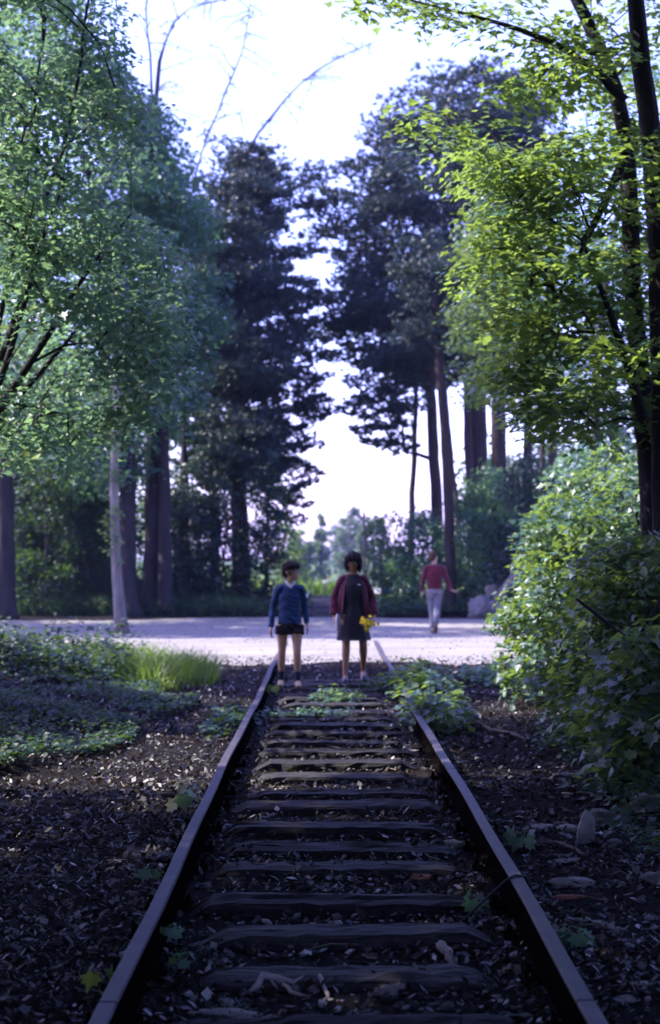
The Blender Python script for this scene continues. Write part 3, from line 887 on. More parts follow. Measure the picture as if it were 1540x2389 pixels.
seedling('maple_seedling', 'shaded seedling below the pale chippings by the rail', 1345, 2215, 0.08, 6, 0.11, M_leaf_b, 11)
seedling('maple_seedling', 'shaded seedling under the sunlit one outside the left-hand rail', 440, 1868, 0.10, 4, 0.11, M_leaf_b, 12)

def weeds(name, label, centre, rx, ry, h, n_stem, n_leaf, lsize, mat, seed, single=60, tpl=LOBED):
    r = np.random.default_rng(seed)
    g = np.array([centre[0], centre[1], float(ground_z(*centre))])
    root = thing(name, label, 'plant', g)
    mb = MB(); C = []
    for k in range(n_stem):
        a, q = r.random() * 6.283, math.sqrt(r.random())
        x, y = rx * q * math.cos(a), ry * q * math.sin(a)
        hh = h * (1 - 0.55 * q * q) * (0.7 + 0.5 * r.random())
        z0 = float(ground_z(g[0] + x, g[1] + y)) - g[2]
        tipv = np.array([x * 1.12, y * 1.12, z0 + hh])
        mb.add(*tube([(x, y, z0 - 0.02), (x * 1.03 + 0.01, y * 1.03, z0 + hh * 0.5), tipv], [0.005, 0.004, 0.003], 5))
        for f_ in (0.55, 0.8, 1.0): C.append((x * (1 + .12 * f_), y * (1 + .12 * f_), z0 + hh * f_))
    mb.build('stem', M_grass_stem, root, smooth=True)
    C = np.array(C)
    pos, R, size, sh = spray_leaves(C, n_leaf, 0.13, 0.05, lsize, r, 0.3, 0.75)
    hero = np.zeros(len(pos), bool); hero[np.argsort(pos[:, 1])[:single]] = True
    V, F, rn = scatter(tpl, pos[~hero], R[~hero], size[~hero], sh[~hero])
    fo = link('foliage', make_mesh('foliage', V, F, rn), root, mat)
    me = [leaf_mesh('leaf', MAPLE, mat, v) for v in (0.4, 0.9)]
    for i in range(2):
        k = np.where(hero)[0][i::2]; single_leaves(fo, me[i], pos[k], R[k], size[k])
    return root
M_grass_stem = plain('green_stem', (0.07, 0.10, 0.03), nz=0.2, bstr=0)
weeds('leafy_weeds', 'bright leafy weeds growing over the right-hand rail in front of the road', (1.02, 16.2), 0.36, 1.6, 0.36, 70, 5, 0.10, M_leaf_bush, 21, 150)
weeds('leafy_weeds', 'low weeds spilling over the rail nearer than the bright clump', (0.98, 13.6), 0.28, 0.8, 0.30, 40, 5, 0.09, M_leaf_bush, 22, 60)
weeds('leafy_weeds', 'small bright green tuft of weeds between the rails in front of the boy', (0.02, 15.6), 0.24, 0.30, 0.16, 34, 5, 0.06, M_leaf_bush, 23, 40)
weeds('leafy_weeds', 'dark weeds at the feet of the woman in the cardigan', (0.62, 17.1), 0.28, 0.35, 0.16, 30, 4, 0.07, M_leaf_cover, 24, 30)
weeds('leafy_weeds', 'flat green weeds across two sleepers beyond the middle of the track', (-0.30, 14.2), 0.45, 0.25, 0.08, 40, 4, 0.05, M_leaf_b, 25, 30)
weeds('leafy_weeds', 'weeds hugging the outside of the left-hand rail before the boy', (-0.98, 13.6), 0.20, 1.0, 0.13, 40, 4, 0.08, M_leaf_cover, 26, 40)
weeds('leafy_weeds', 'small scrub on the gravel between bright weeds and bush', (1.95, 18.0), 0.35, 0.5, 0.30, 30, 4, 0.08, M_leaf_b, 27, 20)

# ---------------------------------------------------------------- grass and ground cover (nobody could count it)
def stuff(name, label, cat, me, mat):
    o = link(name, me, None, mat); o['kind'] = 'stuff'; o['label'] = label; o['category'] = cat
    return o
def blob_xy(n, cx, cy_, rx, ry):
    a, q = rng.random(n) * 6.283, np.sqrt(rng.random(n))
    return np.stack([cx + rx * q * np.cos(a), cy_ + ry * q * np.sin(a)], 1)
xy = np.concatenate([blob_xy(5200, -2.55, 18.6, 0.95, 1.0), blob_xy(2600, -3.4, 18.9, 1.2, 0.9), blob_xy(700, -1.75, 18.2, .35, .7), blob_xy(500, -2.1, 17.3, .3, .4)])
xy = xy[wob(xy[:, 0], xy[:, 1], 3.1) + .5 * rng.normal(size=len(xy)) > -.15]
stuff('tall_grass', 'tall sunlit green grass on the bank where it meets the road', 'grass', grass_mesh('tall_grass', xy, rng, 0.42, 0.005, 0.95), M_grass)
xy = np.stack([rng.uniform(-14, -1.2, 9000), 38.6 + 5.5 * rng.random(9000) ** 1.5], 1)
xy = xy[(xy[:, 0] < -2.0) | (xy[:, 1] > 40)]
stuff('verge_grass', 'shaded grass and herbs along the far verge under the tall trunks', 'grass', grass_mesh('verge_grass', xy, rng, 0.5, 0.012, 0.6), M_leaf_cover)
xy = np.stack([rng.uniform(-9, 9, 9000), rng.uniform(58, 130, 9000)], 1)
xy = xy[np.abs(xy[:, 0]) < 3 + (xy[:, 1] - 58) * 0.2]
xy = xy[(np.abs(xy[:, 0] - np.interp(xy[:, 1], pk[:, 1], pk[:, 0])) > 1.9)]
stuff('meadow_grass', 'sunny pale meadow grass far down the line', 'grass', grass_mesh('meadow_grass', xy, rng, 0.7, 0.05, 0.6), M_grass)

def cover(name, label, region, n, lsize, mat, hmax, tpl=LOBED, seed=1):
    """low leafy ground cover: leaves over a lumpy height"""
    r = np.random.default_rng(seed)
    xy = region(n, r)
    xy = xy[wob(xy[:, 0], xy[:, 1], 1.9, seed * 1.3) + .35 * r.normal(size=len(xy)) > -.22]
    h = hmax * (0.5 + 0.5 * wob(xy[:, 0], xy[:, 1], 2.4, seed)) * (0.35 + 0.65 * r.random(len(xy)))
    pos = np.stack([xy[:, 0], xy[:, 1], ground_z(xy[:, 0], xy[:, 1]) + 0.02 + h], 1)
    R = rot_from(rand_dirs(len(xy), r) * 0.45 + np.array([0, -0.1, 0.85]), r.random(len(xy)) * 6.283)
    V, F, rn = scatter(tpl, pos, R, lsize * (0.6 + 0.8 * r.random(len(xy))), r.random(len(xy)))
    return stuff(name, label, 'ground cover', make_mesh(name, V, F, rn), mat)
def reg_left(n, r):
    y = 6.5 + 12.6 * r.random(n)
    edge = -1.75 - 0.35 * wob(y, y * 0.3, 1.2) - 0.9 * (1 - sstep(7, 14, y))
    x = edge - r.random(n) ** 1.3 * (0.245 * y + 1.2 + edge).clip(0.2, 4)
    return np.stack([x, y], 1)
cover('ivy_cover', 'dark ivy and herbs carpeting the shaded bank beside the track', reg_left, 26000, 0.055, M_leaf_cover, 0.20, seed=3)
def reg_left_tall(n, r):
    y = 16.6 + 3.3 * r.random(n)
    return np.stack([-2.5 - 2.8 * r.random(n) ** 0.7, y], 1)
cover('bank_herbs', 'taller leafy herbs on the bank below the tall grass', reg_left_tall, 8500, 0.085, M_leaf_cover, 0.75, seed=5)
def reg_right(n, r):
    y = 7.2 + 6.0 * r.random(n)
    edge = 1.55 + 0.10 * (y - 7) * 0.3 + 0.3 * wob(y, y * 0.4, 1.5)
    return np.stack([edge + r.random(n) ** 0.9 * 2.2, y], 1)
cover('bank_cover', 'low blue-green leaves creeping down the stony bank below the bush', reg_right, 7000, 0.06, M_leaf_cover, 0.28, seed=6)
def reg_farright(n, r):
    y = 38.3 + 5.0 * r.random(n)
    return np.stack([1.4 + 5.5 * r.random(n), y], 1)
cover('far_herbs', 'green herbs on the far bank between the line and the boulders', reg_farright, 12000, 0.11, M_leaf_cover, 0.55, seed=7)
def reg_farleft(n, r):
    y = 38.6 + 6.0 * r.random(n)
    return np.stack([-1.0 - 6 * r.random(n), y], 1)
cover('far_undergrowth', 'dark undergrowth on the far bank below the evergreen thicket', reg_farleft, 12000, 0.11, M_leaf_cover, 0.50, seed=8)

# ---------------------------------------------------------------- trees and bushes
def px_path(rows, Y):
    """trunk or limb given by picture points (px, py, radius[, dY])"""
    return [(*P(r_[0], r_[1], Y + (r_[3] if len(r_) > 3 else 0)), r_[2]) for r_ in rows]
def gpt(x, y): return np.array([x, y, float(ground_z(x, y))])

# --- maple beside the track on the right: two dark stems, layered yellow-green sprays
R1Y = 12.6
rb = gpt(P(1545, 1500, R1Y)[0], R1Y)
trunks = [
    [(rb[0], rb[1], rb[2] - 0.1, 0.19), *px_path([(1540, 1250, .125), (1530, 900, .105), (1520, 560, .098), (1510, 330, .09), (1480, 130, .082), (1466, 0, .075), (1440, -300, .06), (1420, -700, .03)], R1Y)],
    [(rb[0], rb[1], rb[2] - 0.1, 0.15), *px_path([(1530, 1200, .10), (1486, 800, .085), (1474, 480, .08), (1462, 250, .075), (1420, 130, .07), (1345, 0, .055), (1290, -120, .04), (1200, -300, .02)], R1Y + 0.5)],
    px_path([(1478, 330, .05), (1445, 400, .03), (1330, 640, .02), (1300, 700, .012)], R1Y - .4),
    px_path([(1500, 980, .05), (1450, 800, .035), (1410, 700, .025), (1350, 560, .015)], R1Y - .5),
    px_path([(1460, 235, .045), (1345, 100, .03), (1230, 70, .024), (1120, 40, .015), (960, 5, .008)], R1Y - .2),
    px_path([(1420, 130, .03), (1230, 90, .012)], R1Y),
]
r = np.random.default_rng(5)
rowsR1 = [(-500, 1150, 1950), (-200, 1050, 1900), (0, 1320, 1900), (120, 1330, 1900), (200, 1270, 1900), (262, 1120, 1850), (300, 985, 1850), (335, 1020, 1850), (400, 1150, 1850), (560, 1090, 1850), (700, 1120, 1850), (850, 1160, 1800), (930, 1200, 1750), (1000, 1300, 1700)]
C = crown_points(390, px_prof(rowsR1, R1Y), r, (0, R1Y), 1.3, keep=lambda x, y, z: wob(x * 2.0, z * 2.6, 1.0, y) > -0.45 and not (x / y > .195 and y < R1Y + .1 and r.random() < .8) and not (z > 1.6 + .315 * y and r.random() < .55))
top = np.array([P(a, b_, R1Y + r.uniform(-.5, .5)) for a, b_ in [(860, 5), (905, 15), (950, 0), (1000, 12), (1040, 40), (1090, 30), (1150, 55), (1180, 10), (930, -30), (1010, -30), (1230, 95), (1260, 180), (1210, 130), (1290, 60)]])
C1 = np.concatenate([C, top])
leafy('maple_tree', 'two-stemmed maple beside the track with layers of yellow-green leaves', 'maple tree', rb, trunks, C1, 60, 0.42, 0.10, 0.085, M_leaf_a, M_bark, 31, tpl=LOBED, single=300, tip=0.0045, up=0.72, minz=1.2, expo=.40)

# --- tree on the left whose trunk stands outside the picture, limbs fanning in
L1Y = 13.2
lb = gpt(-4.35, L1Y)
trunks = [
    [(lb[0], lb[1], lb[2] - .1, .17), (lb[0] + .1, L1Y, 1.8, .14), *px_path([(-60, 1000, .10), (10, 860, .05), (60, 660, .032), (100, 480, .024), (150, 300, .018), (190, 60, .012), (220, -200, .01)], L1Y)],
    px_path([(-60, 1020, .07), (20, 940, .036), (110, 770, .028), (170, 680, .02), (240, 560, .014), (300, 500, .009)], L1Y - .4),
    px_path([(-30, 960, .04), (20, 850, .026), (75, 640, .02), (110, 520, .014), (160, 420, .009)], L1Y - .8),
    px_path([(-20, 990, .04), (100, 870, .024), (150, 820, .018), (240, 690, .010)], L1Y + .5),
    px_path([(-60, 1000, .05), (-10, 830, .03), (30, 640, .022), (50, 400, .016), (100, 100, .01)], L1Y + .4),
]
rowsL1 = [(-420, -120, 150), (-200, -120, 200), (0, -110, 230), (200, -100, 290), (400, -100, 340), (600, -90, 380), (760, -90, 410), (880, -90, 400), (960, -80, 340), (1060, -60, 200)]
C = crown_points(450, px_prof(rowsL1, L1Y), np.random.default_rng(6), (0, L1Y), 1.8, keep=lambda x, y, z: wob(x * 2.0, z * 2.2, 1.0, y + 2) > -0.35)
leafy('leafy_tree', 'tree with thin dark limbs fanning up into light green leaves over the bank', 'tree', lb, trunks, C, 62, 0.42, 0.13, 0.072, M_leaf_l, M_bark, 32, tpl=LOBED, single=300, tip=0.0045, up=0.6, minz=1.0, expo=.37)

# --- the tall limes with stout trunks across the road
def lime(label, px, Y, base_py, wpx, rows, n, seed, y_half=3.0, mat=M_leaf_b, bark=M_bark, n_per=84, lean=0.0, group=None, name='lime_tree', lsize=0.16, rx=0.75, rz=0.28, cat='lime tree', forks=True):
    x = P(px, base_py, Y)[0]
    bz = float(ground_z(x, Y))
    rows = [(a_, b_ + 25, c_ - 30) for a_, b_, c_ in rows]
    prof = px_prof(rows, Y); zt = max(q[0] for q in prof); zb = min(q[0] for q in prof)
    r0 = wpx / F_PX * Y / 2
    xm = lambda z: np.interp(z, [q[0] for q in sorted(prof)], [0.5 * (q[1] + q[2]) for q in sorted(prof)])
    t = [(x, Y, bz - .15, r0 * 1.25), (x, Y, bz + .5, r0 * 1.02), (x + lean * .5, Y, bz + .5 * (zb - bz), r0 * .9), (x + lean, Y, zb + .1 * (zt - zb), r0 * .75),
         (0.6 * (x + lean) + 0.4 * xm(zb + .5 * (zt - zb)), Y, zb + .45 * (zt - zb), r0 * .5), (xm(zb + .8 * (zt - zb)), Y, zb + .85 * (zt - zb), r0 * .15)]
    rr = np.random.default_rng(seed)
    C = crown_points(n, prof, rr, (0, Y), y_half, keep=lambda a, b_, c: wob(a * 0.9, c * 1.1, 1.0, b_ * .5 + seed) > -0.42)
    return leafy(name, label, cat, (x, Y, bz), [t], C, n_per, rx, rz, lsize, mat, bark, seed, tip=0.011, up=0.55, group=group, minz=max(bz + 1.5, zb - 1.0))
lime('stoutest of the three trunks across the road, with a tall blue-green crown', 300, 38.5, 1430, 46, [(-160, -60, 200), (0, -80, 240), (100, -80, 280), (200, -80, 330), (300, -60, 380), (420, -40, 400), (600, 0, 400), (800, 60, 390), (950, 90, 390), (1060, 120, 370), (1160, 170, 330)], 320, 41)
lime('middle one of the three stout trunks across the road, bending slightly', 348, 39.3, 1425, 36, [(180, 250, 330), (260, 230, 400), (330, 250, 465), (400, 260, 440), (560, 260, 470), (760, 250, 480), (900, 250, 470), (990, 280, 440)], 170, 42, lean=0.25)
lime('slimmest of the three stout trunks, next to the dark evergreen thicket', 387, 38.9, 1425, 31, [(420, 330, 470), (520, 330, 500), (700, 330, 530), (860, 330, 500), (960, 340, 450)], 120, 43)
# slender pale stem with leafy shoots in front of them
x = P(270, 1475, 30)[0]
t = px_path([(283, 1480, .13), (272, 1400, .11), (264, 1250, .10), (262, 1100, .09), (266, 950, .07), (280, 800, .05), (300, 640, .03)], 30.0)
rr = np.random.default_rng(44)
C = np.concatenate([crown_points(60, px_prof([(600, 240, 360), (700, 200, 400), (820, 180, 410), (930, 190, 370), (990, 220, 320)], 30.0), rr, (0, 30.0), 1.3),
                    np.array([P(a, b_, 29.8) for a, b_ in [(262, 1095), (268, 1110), (246, 1105), (285, 1115), (262, 1190), (272, 1200), (250, 1215), (270, 1255), (258, 1275), (268, 1300), (272, 1060), (256, 1235)]])])
leafy('slender_tree', 'slender pale stem with tufts of leaves along it at the road edge', 'tree', (P(283, 1480, 30)[0], 30.0, float(ground_z(x, 30.0))), [t], C, 26, 0.22, 0.12, 0.10, M_leaf_a, M_bark_grey, 44, tip=0.006, minz=0.9)

# --- pines either side of the gap
lpx = P(565, 1300, 46)[0]
pine('pine_tree', 'dark spreading pine at the near side of the sky gap, beside the limes', (lpx, 46, float(ground_z(lpx, 46))),
     [(lpx, 46, float(ground_z(lpx, 46)) - .2, .30), *px_path([(560, 1100, .26), (556, 800, .2), (560, 600, .15), (585, 450, .08), (600, 365, .03)], 46)],
     [(362, 585, 620), (400, 500, 650), (450, 470, 690), (500, 430, 700), (560, 420, 660), (640, 400, 690), (720, 400, 700), (800, 400, 700), (880, 400, 720), (950, 400, 720), (1010, 400, 690), (1080, 420, 690), (1130, 440, 670)], 46, 330, 51,
     extra=[(715, 425, 0), (735, 418, .5), (700, 470, 0), (725, 485, 1), (755, 492, 0), (700, 585, 0), (712, 600, 1), (695, 660, 0), (715, 690, 0), (690, 730, 1), (718, 765, 0), (700, 850, 0), (738, 885, 0), (720, 930, 0), (748, 962, 0), (730, 975, 1), (690, 1040, 0), (715, 1092, 0), (700, 1110, 1), (722, 905, .5), (735, 942, -.5), (705, 1000, 0), (712, 1048, .6), (700, 1140, 0), (688, 1175, .5), (675, 1215, 0), (660, 1160, 0), (690, 880, -.6), (680, 960, 0)], group='tall pines across the road')
rpx = P(1112, 1200, 48)[0]
pine('pine_tree', 'broadest pine, its round dark crown leaning over the sky gap', (rpx, 48, float(ground_z(rpx, 48))),
     [(rpx, 48, float(ground_z(rpx, 48)) - .2, .36), *px_path([(1112, 1000, .30), (1110, 800, .26), (1108, 600, .22), (1118, 470, .19), (1090, 390, .15), (1075, 330, .10), (1110, 230, .04)], 48)],
     [(190, 1120, 1260), (220, 1030, 1300), (250, 960, 1310), (290, 875, 1330), (340, 850, 1320), (400, 805, 1310), (460, 770, 1280), (540, 765, 1250), (620, 790, 1220), (700, 745, 1200), (780, 745, 1170), (850, 820, 1120)], 48, 360, 52, pad=(1.0, .28), per=62,
     extra=[(935, 240, 0), (870, 335, 0), (885, 300, 1), (805, 400, 0), (775, 455, 0), (755, 480, 0), (745, 545, 0), (770, 550, 1), (795, 600, 0), (705, 690, 0), (735, 705, 0), (770, 700, 1), (700, 755, 0), (720, 790, 0), (760, 790, 1), (740, 830, 0), (790, 835, 0)], group='tall pines across the road')
# slimmer pines whose trunks show below the broad crown
def slim_pine(label, rows, Y, wpx, crown_rows, n, seed, group='tall pines across the road', per=46, extra=()):
    x, _, z = P(*rows[0][:2], Y)
    gz = float(ground_z(x, Y))
    r0 = wpx / F_PX * Y / 2
    t = [(x, Y, min(gz, z) - .2, r0 * 1.15)] + [(*P(a, b_, Y), r0 * f_) for a, b_, f_ in rows]
    return pine('pine_tree', label, (x, Y, gz), t, crown_rows, Y, n, seed, pad=(.75, .2), per=per, y_half=1.6, group=group, extra=extra)
slim_pine('leaning bare-stemmed pine like a pole, passing behind the man in the red sweater', [(1052, 1345, 1), (1042, 1150, .95), (1030, 950, .85), (1016, 740, .7), (1005, 600, .4)], 40, 24, [(600, 960, 1050), (680, 940, 1080), (760, 950, 1060), (820, 960, 1040)], 26, 61)
slim_pine('upright dark pine trunk just before the leaning pole-like pine', [(1020, 1200, 1), (1012, 1050, .95), (1006, 900, .85), (1000, 750, .6), (995, 650, .3)], 46, 27, [(650, 900, 1060), (760, 860, 1050), (850, 840, 1040), (930, 850, 1000), (985, 870, 960)], 46, 62, extra=[(830, 900, 0), (818, 960, 0), (845, 1010, 0), (870, 1035, 0), (905, 1000, 0), (930, 1030, 0), (890, 960, .5), (860, 930, 0), (850, 975, .4), (875, 1000, -.4), (900, 1040, .3), (940, 990, 0), (925, 960, -.4), (880, 900, 0), (860, 870, .4), (910, 920, 0), (945, 1055, 0), (835, 940, .3)])
slim_pine('thinnest pine trunk standing at the edge of the sky gap', [(962, 1250, 1), (966, 1100, .9), (972, 950, .8), (975, 850, .5), (978, 760, .3)], 50, 15, [(780, 930, 1010), (860, 900, 1000), (930, 920, 990)], 20, 63)
slim_pine('reddish pine trunk close in front of the grey stout one', [(1098, 1160, 1), (1092, 1050, .95), (1086, 920, .9), (1080, 760, .7), (1076, 600, .4)], 44, 20, [(600, 1020, 1130), (720, 1010, 1120), (830, 1010, 1110), (900, 1030, 1100)], 30, 64)
slim_pine('broad dark trunk to the side of the grey one, above the bushes', [(1163, 1130, 1), (1161, 1020, .97), (1160, 920, .9), (1158, 760, .75), (1150, 500, .4)], 42, 36, [(500, 1090, 1230), (640, 1080, 1240), (780, 1080, 1230), (880, 1100, 1210)], 36, 65)
slim_pine('trunk half way between the broad dark one and the maple', [(1233, 1100, 1), (1230, 1000, .95), (1226, 850, .85), (1222, 600, .4)], 50, 22, [(600, 1170, 1290), (760, 1160, 1290), (880, 1180, 1270)], 26, 66)
slim_pine('thin crooked pine stem showing beneath the leaning pole-like one', [(1068, 1200, 1), (1060, 1120, .95), (1050, 1030, .9), (1040, 900, .6), (1030, 760, .3)], 52, 14, [(760, 990, 1070), (850, 980, 1070), (900, 990, 1060)], 14, 67)

# --- broadleaf trees on the right beyond the road
G2 = 'broadleaf trees beyond the road'
lime('pale green tree between the broad pine and the maple', 1290, 37.5, 1380, 24, [(440, 1130, 1330), (520, 1070, 1400), (600, 1040, 1420), (700, 1030, 1430), (800, 1035, 1430), (880, 1060, 1420), (945, 1100, 1380)], 190, 71, y_half=2.0, mat=M_leaf_bush, n_per=58, lsize=0.13, rx=.6, rz=.26, name='broadleaf_tree', cat='tree', group=G2)
lime('dark forked tree behind the bush under the maple leaves', 1390, 34.0, 1380, 26, [(120, 1330, 1700), (400, 1280, 1720), (620, 1260, 1720), (800, 1270, 1700), (920, 1310, 1640)], 150, 72, y_half=2.2, mat=M_leaf_b, n_per=46, lsize=0.14, name='broadleaf_tree', cat='tree', group=G2)
lime('slim tree whose stem shows between the maple leaves and the bush', 1270, 54, 1200, 16, [(560, 1180, 1420), (760, 1170, 1430), (900, 1190, 1400), (980, 1210, 1380)], 80, 73, n_per=40, lsize=0.18, name='broadleaf_tree', cat='tree', group=G2, mat=M_leaf_b)

# --- broadleaf wood on the left beyond the road: trunks with light between them
G3 = 'trees of the wood beyond the road'
for k, (px, Y, w_, rows, n_, lab) in enumerate([
    (12, 37.0, 46, [(560, -220, 160), (760, -220, 190), (900, -200, 200), (1040, -160, 160), (1100, -100, 100)], 90, 'black forked trunk at the picture edge across the road'),
    (58, 42.0, 20, [(700, -60, 190), (860, -60, 200), (1000, -40, 190), (1120, -20, 170)], 60, 'thin trunk leaning beside the black forked one at the edge'),
    (108, 46.0, 28, [(760, 0, 240), (900, 0, 250), (1030, 20, 240), (1150, 40, 210)], 64, 'crooked dark trunk between thin one and the pale light gap'),
    (150, 50.0, 18, [(820, 60, 280), (960, 60, 290), (1090, 80, 260), (1180, 90, 240)], 54, 'straight thin trunk in front of the brightest light gap'),
    (205, 48.0, 20, [(840, 130, 330), (960, 120, 350), (1080, 130, 330), (1200, 150, 290)], 54, 'trunk in the wood just beside the slender pale stem')]):
    lime(lab, px, Y, 1400, w_, rows, n_, 80 + k, n_per=46, lsize=0.17, name='woodland_tree', cat='tree', group=G3, mat=M_leaf_b, y_half=2.4)
# taller trees deeper in the wood, only their dark crowns and stems showing between the nearer ones
for k, (x, Y, h, rad, lab) in enumerate([(-10.5, 50, 16, 4.2, 'deep woodland tree behind the stout trunks'), (-16.5, 47, 11, 4.0, 'deep woodland tree behind the crooked dark trunk'), (-22.0, 52, 14, 4.6, 'deep woodland tree beyond the picture edge behind the forked trunk'), (-15.0, 58, 18, 4.6, 'farthest woodland tree seen through the light gap'), (-8.0, 57, 17, 3.6, 'woodland tree behind the dark pine'), (-13.0, 43.5, 9.5, 3.2, 'woodland tree just behind the black forked trunk'), (10.5, 52, 15, 3.6, 'woodland tree behind the slim stem below the maple'), (15.0, 46, 14, 4.0, 'woodland tree hidden behind the maple trunk')]):
    b = gpt(x, Y); rr = np.random.default_rng(240 + k); C = []
    while len(C) < 80:
        d = rand_dirs(1, rr)[0] * rr.random() ** .4
        C.append((x + d[0] * rad, Y + d[1] * rad, 4.0 + .5 * (h - 4) * (1 + d[2])))
    leafy('woodland_tree', lab, 'tree', b, [[(x, Y, b[2] - .1, .22), (x + .1, Y, 4.0, .18), (x, Y, .6 * h, .12), (x, Y, .92 * h, .03)]], np.array(C), 64, 1.0, .4, .22, M_leaf_b, M_bark, 240 + k, tip=.012, up=.5, group=G3, minz=3.0)
x = P(622, 1380, 45)[0]
lime('young tree with airy leaves at the near edge of the sky gap', 622, 45, 1385, 11, [(1040, 600, 650), (1100, 575, 690), (1180, 565, 700), (1260, 580, 705), (1320, 600, 680)], 60, 91, y_half=1.2, n_per=30, lsize=0.13, rx=.4, rz=.2, name='young_tree', cat='tree', mat=M_leaf_bush)

def bush(label, px, Y, py_top, px_half, seed, mat, n=110, n_per=44, lsize=0.12, name='bush', y_half=1.6, py_bot=1400, rx=0.42, group=None, tpl=KITE, single=0, wood=M_bark):
    x = P(px, 1300, Y)[0]; z0 = float(ground_z(x, Y)); zt = P(px, py_top, Y)[2]
    hw = px_half / F_PX * Y
    prof = [(z0 + .1, x - hw * .75, x + hw * .75), (z0 + .3 * (zt - z0), x - hw, x + hw), (z0 + .6 * (zt - z0), x - hw * .9, x + hw * .9), (z0 + .85 * (zt - z0), x - hw * .55, x + hw * .55), (zt - .1, x - hw * .25, x + hw * .25)]
    rr = np.random.default_rng(seed)
    C = crown_points(n, prof, rr, (0, Y), y_half, keep=lambda a, b_, c: wob(a * 1.6, c * 1.8, 1.0, b_ + seed) > -0.4)
    st = [[(x + rr.normal() * .15, Y + rr.normal() * .1, z0 - .1, .035), (x + rr.normal() * hw * .4, Y + rr.normal() * .3, z0 + .5 * (zt - z0), .025), (x + rr.normal() * hw * .5, Y, z0 + .8 * (zt - z0), .012)] for _ in range(4)]
    return leafy(name, label, 'bush', (x, Y, z0), st, C, n_per, rx, rx * .45, lsize, mat, wood, seed, tpl=tpl, tip=0.006, up=0.5, crown_name='foliage', wood_name='stem', group=group, single=single, minz=z0 + .2)
bush('black-green evergreen thicket filling the space behind the boy', 520, 43.5, 1010, 130, 101, M_leaf_dark, n=260, n_per=56, y_half=2.0)
bush('dark evergreen bush at the foot of the stout trunks', 430, 42.0, 1130, 80, 102, M_leaf_dark, n=120)
bush('shadowy undergrowth bush between the trunks near the picture edge', 130, 52.0, 1180, 150, 103, M_leaf_cover, n=130, lsize=.15)
bush('shadowy bush behind the slender pale stem', 250, 46.0, 1150, 90, 104, M_leaf_dark, n=110, lsize=.15)
bush('leafy bush between the black forked trunk and the thin leaning one', 45, 43.0, 1060, 85, 114, M_leaf_cover, n=110, lsize=.14)
bush('leafy bush in the wood below the pale light gap', 140, 45.0, 1110, 75, 115, M_leaf_cover, n=90, lsize=.14)
bush('leafy bush right beside the slender pale stem', 212, 42.5, 1090, 55, 116, M_leaf_cover, n=80, lsize=.13)
bush('tall hazel on the far verge before the crooked dark trunk', 95, 39.6, 1000, 95, 117, M_leaf_cover, n=130, n_per=40, lsize=.13, y_half=1.3)
bush('hazel on the far verge just past the slender pale stem', 205, 40.6, 1050, 62, 118, M_leaf_cover, n=90, n_per=40, lsize=.13, y_half=1.2)
bush('airy green shrub with a thin stem beside the sky gap', 905, 45.0, 1180, 62, 105, M_leaf_bush, n=90, n_per=30, y_half=1.2)
bush('rounded shrub right behind the man in the red sweater', 990, 43.0, 1190, 75, 106, M_leaf_b, n=130, n_per=44)
bush('big blue-green bush above the boulders', 1130, 41.0, 1085, 95, 107, M_leaf_b, n=200, n_per=48)
bush('dark bush between boulders and the sunlit hedge bush', 1235, 38.5, 1060, 80, 108, M_leaf_dark, n=160, n_per=48)
bush('dark bush under the forked tree, over the sunlit hedge bush', 1360, 30.0, 1020, 110, 109, M_leaf_b, n=150, n_per=46)
bush('shrub at the end of the meadow beyond the young tree', 672, 62.0, 1210, 36, 110, M_leaf_bush, n=60, n_per=30, lsize=.16)

# --- the bush beside the track on the right, lit from the road
def hedge(label, prof, Y, y_half, n, n_per, lsize, seed, single, mat=M_leaf_bush, rx=.30, rz=.11, keep=None, up=.6):
    rr = np.random.default_rng(seed)
    C = crown_points(n, prof, rr, (0, Y), y_half, keep=keep)
    x = 0.5 * (prof[0][1] + prof[0][2]); z0 = float(ground_z(x, Y))
    st = [[(x + rr.normal() * .3, Y + rr.normal() * .3, z0 - .1, .03), (x + rr.normal() * .5, Y + rr.normal() * .4, z0 + .6, .022), (x + rr.normal() * .7, Y, z0 + 1.3, .010)] for _ in range(6)]
    return leafy('bush', label, 'bush', (x, Y, z0), st, C, n_per, rx, rz, lsize, mat, M_bark, seed, tpl=LOBED, tip=0.004, up=up, droop=.4, crown_name='foliage', wood_name='stem', single=single, single_tpl=OVAL if Y > 11 else MAPLE, minz=z0 + .2)
kp = lambda a, b_, c: wob(a * 2.2, c * 2.6, 1.0, b_ + 4) > -0.5
hedge('tall leafy bush at the road corner, its road side bright yellow-green', px_prof([(1040, 1420, 1640), (1100, 1330, 1640), (1160, 1280, 1660), (1220, 1250, 1700), (1300, 1225, 1700), (1400, 1195, 1700), (1500, 1180, 1700), (1580, 1190, 1700), (1640, 1235, 1700)], 15.6), 15.6, 1.5, 420, 50, 0.085, 111, 300, keep=kp)
hedge('shaded middle bush in front of the sunlit corner bush', px_prof([(1250, 1420, 1750), (1330, 1350, 1750), (1450, 1310, 1750), (1580, 1280, 1750), (1680, 1290, 1750), (1740, 1330, 1750)], 12.3), 12.3, 1.2, 260, 46, 0.085, 112, 200, keep=kp)
hedge('low near bush with large blue-green leaves at the picture edge', px_prof([(1480, 1490, 1800), (1560, 1420, 1800), (1660, 1380, 1800), (1760, 1390, 1800), (1820, 1430, 1800)], 9.8), 9.8, .8, 130, 36, 0.10, 113, 150, rx=.26, keep=kp)

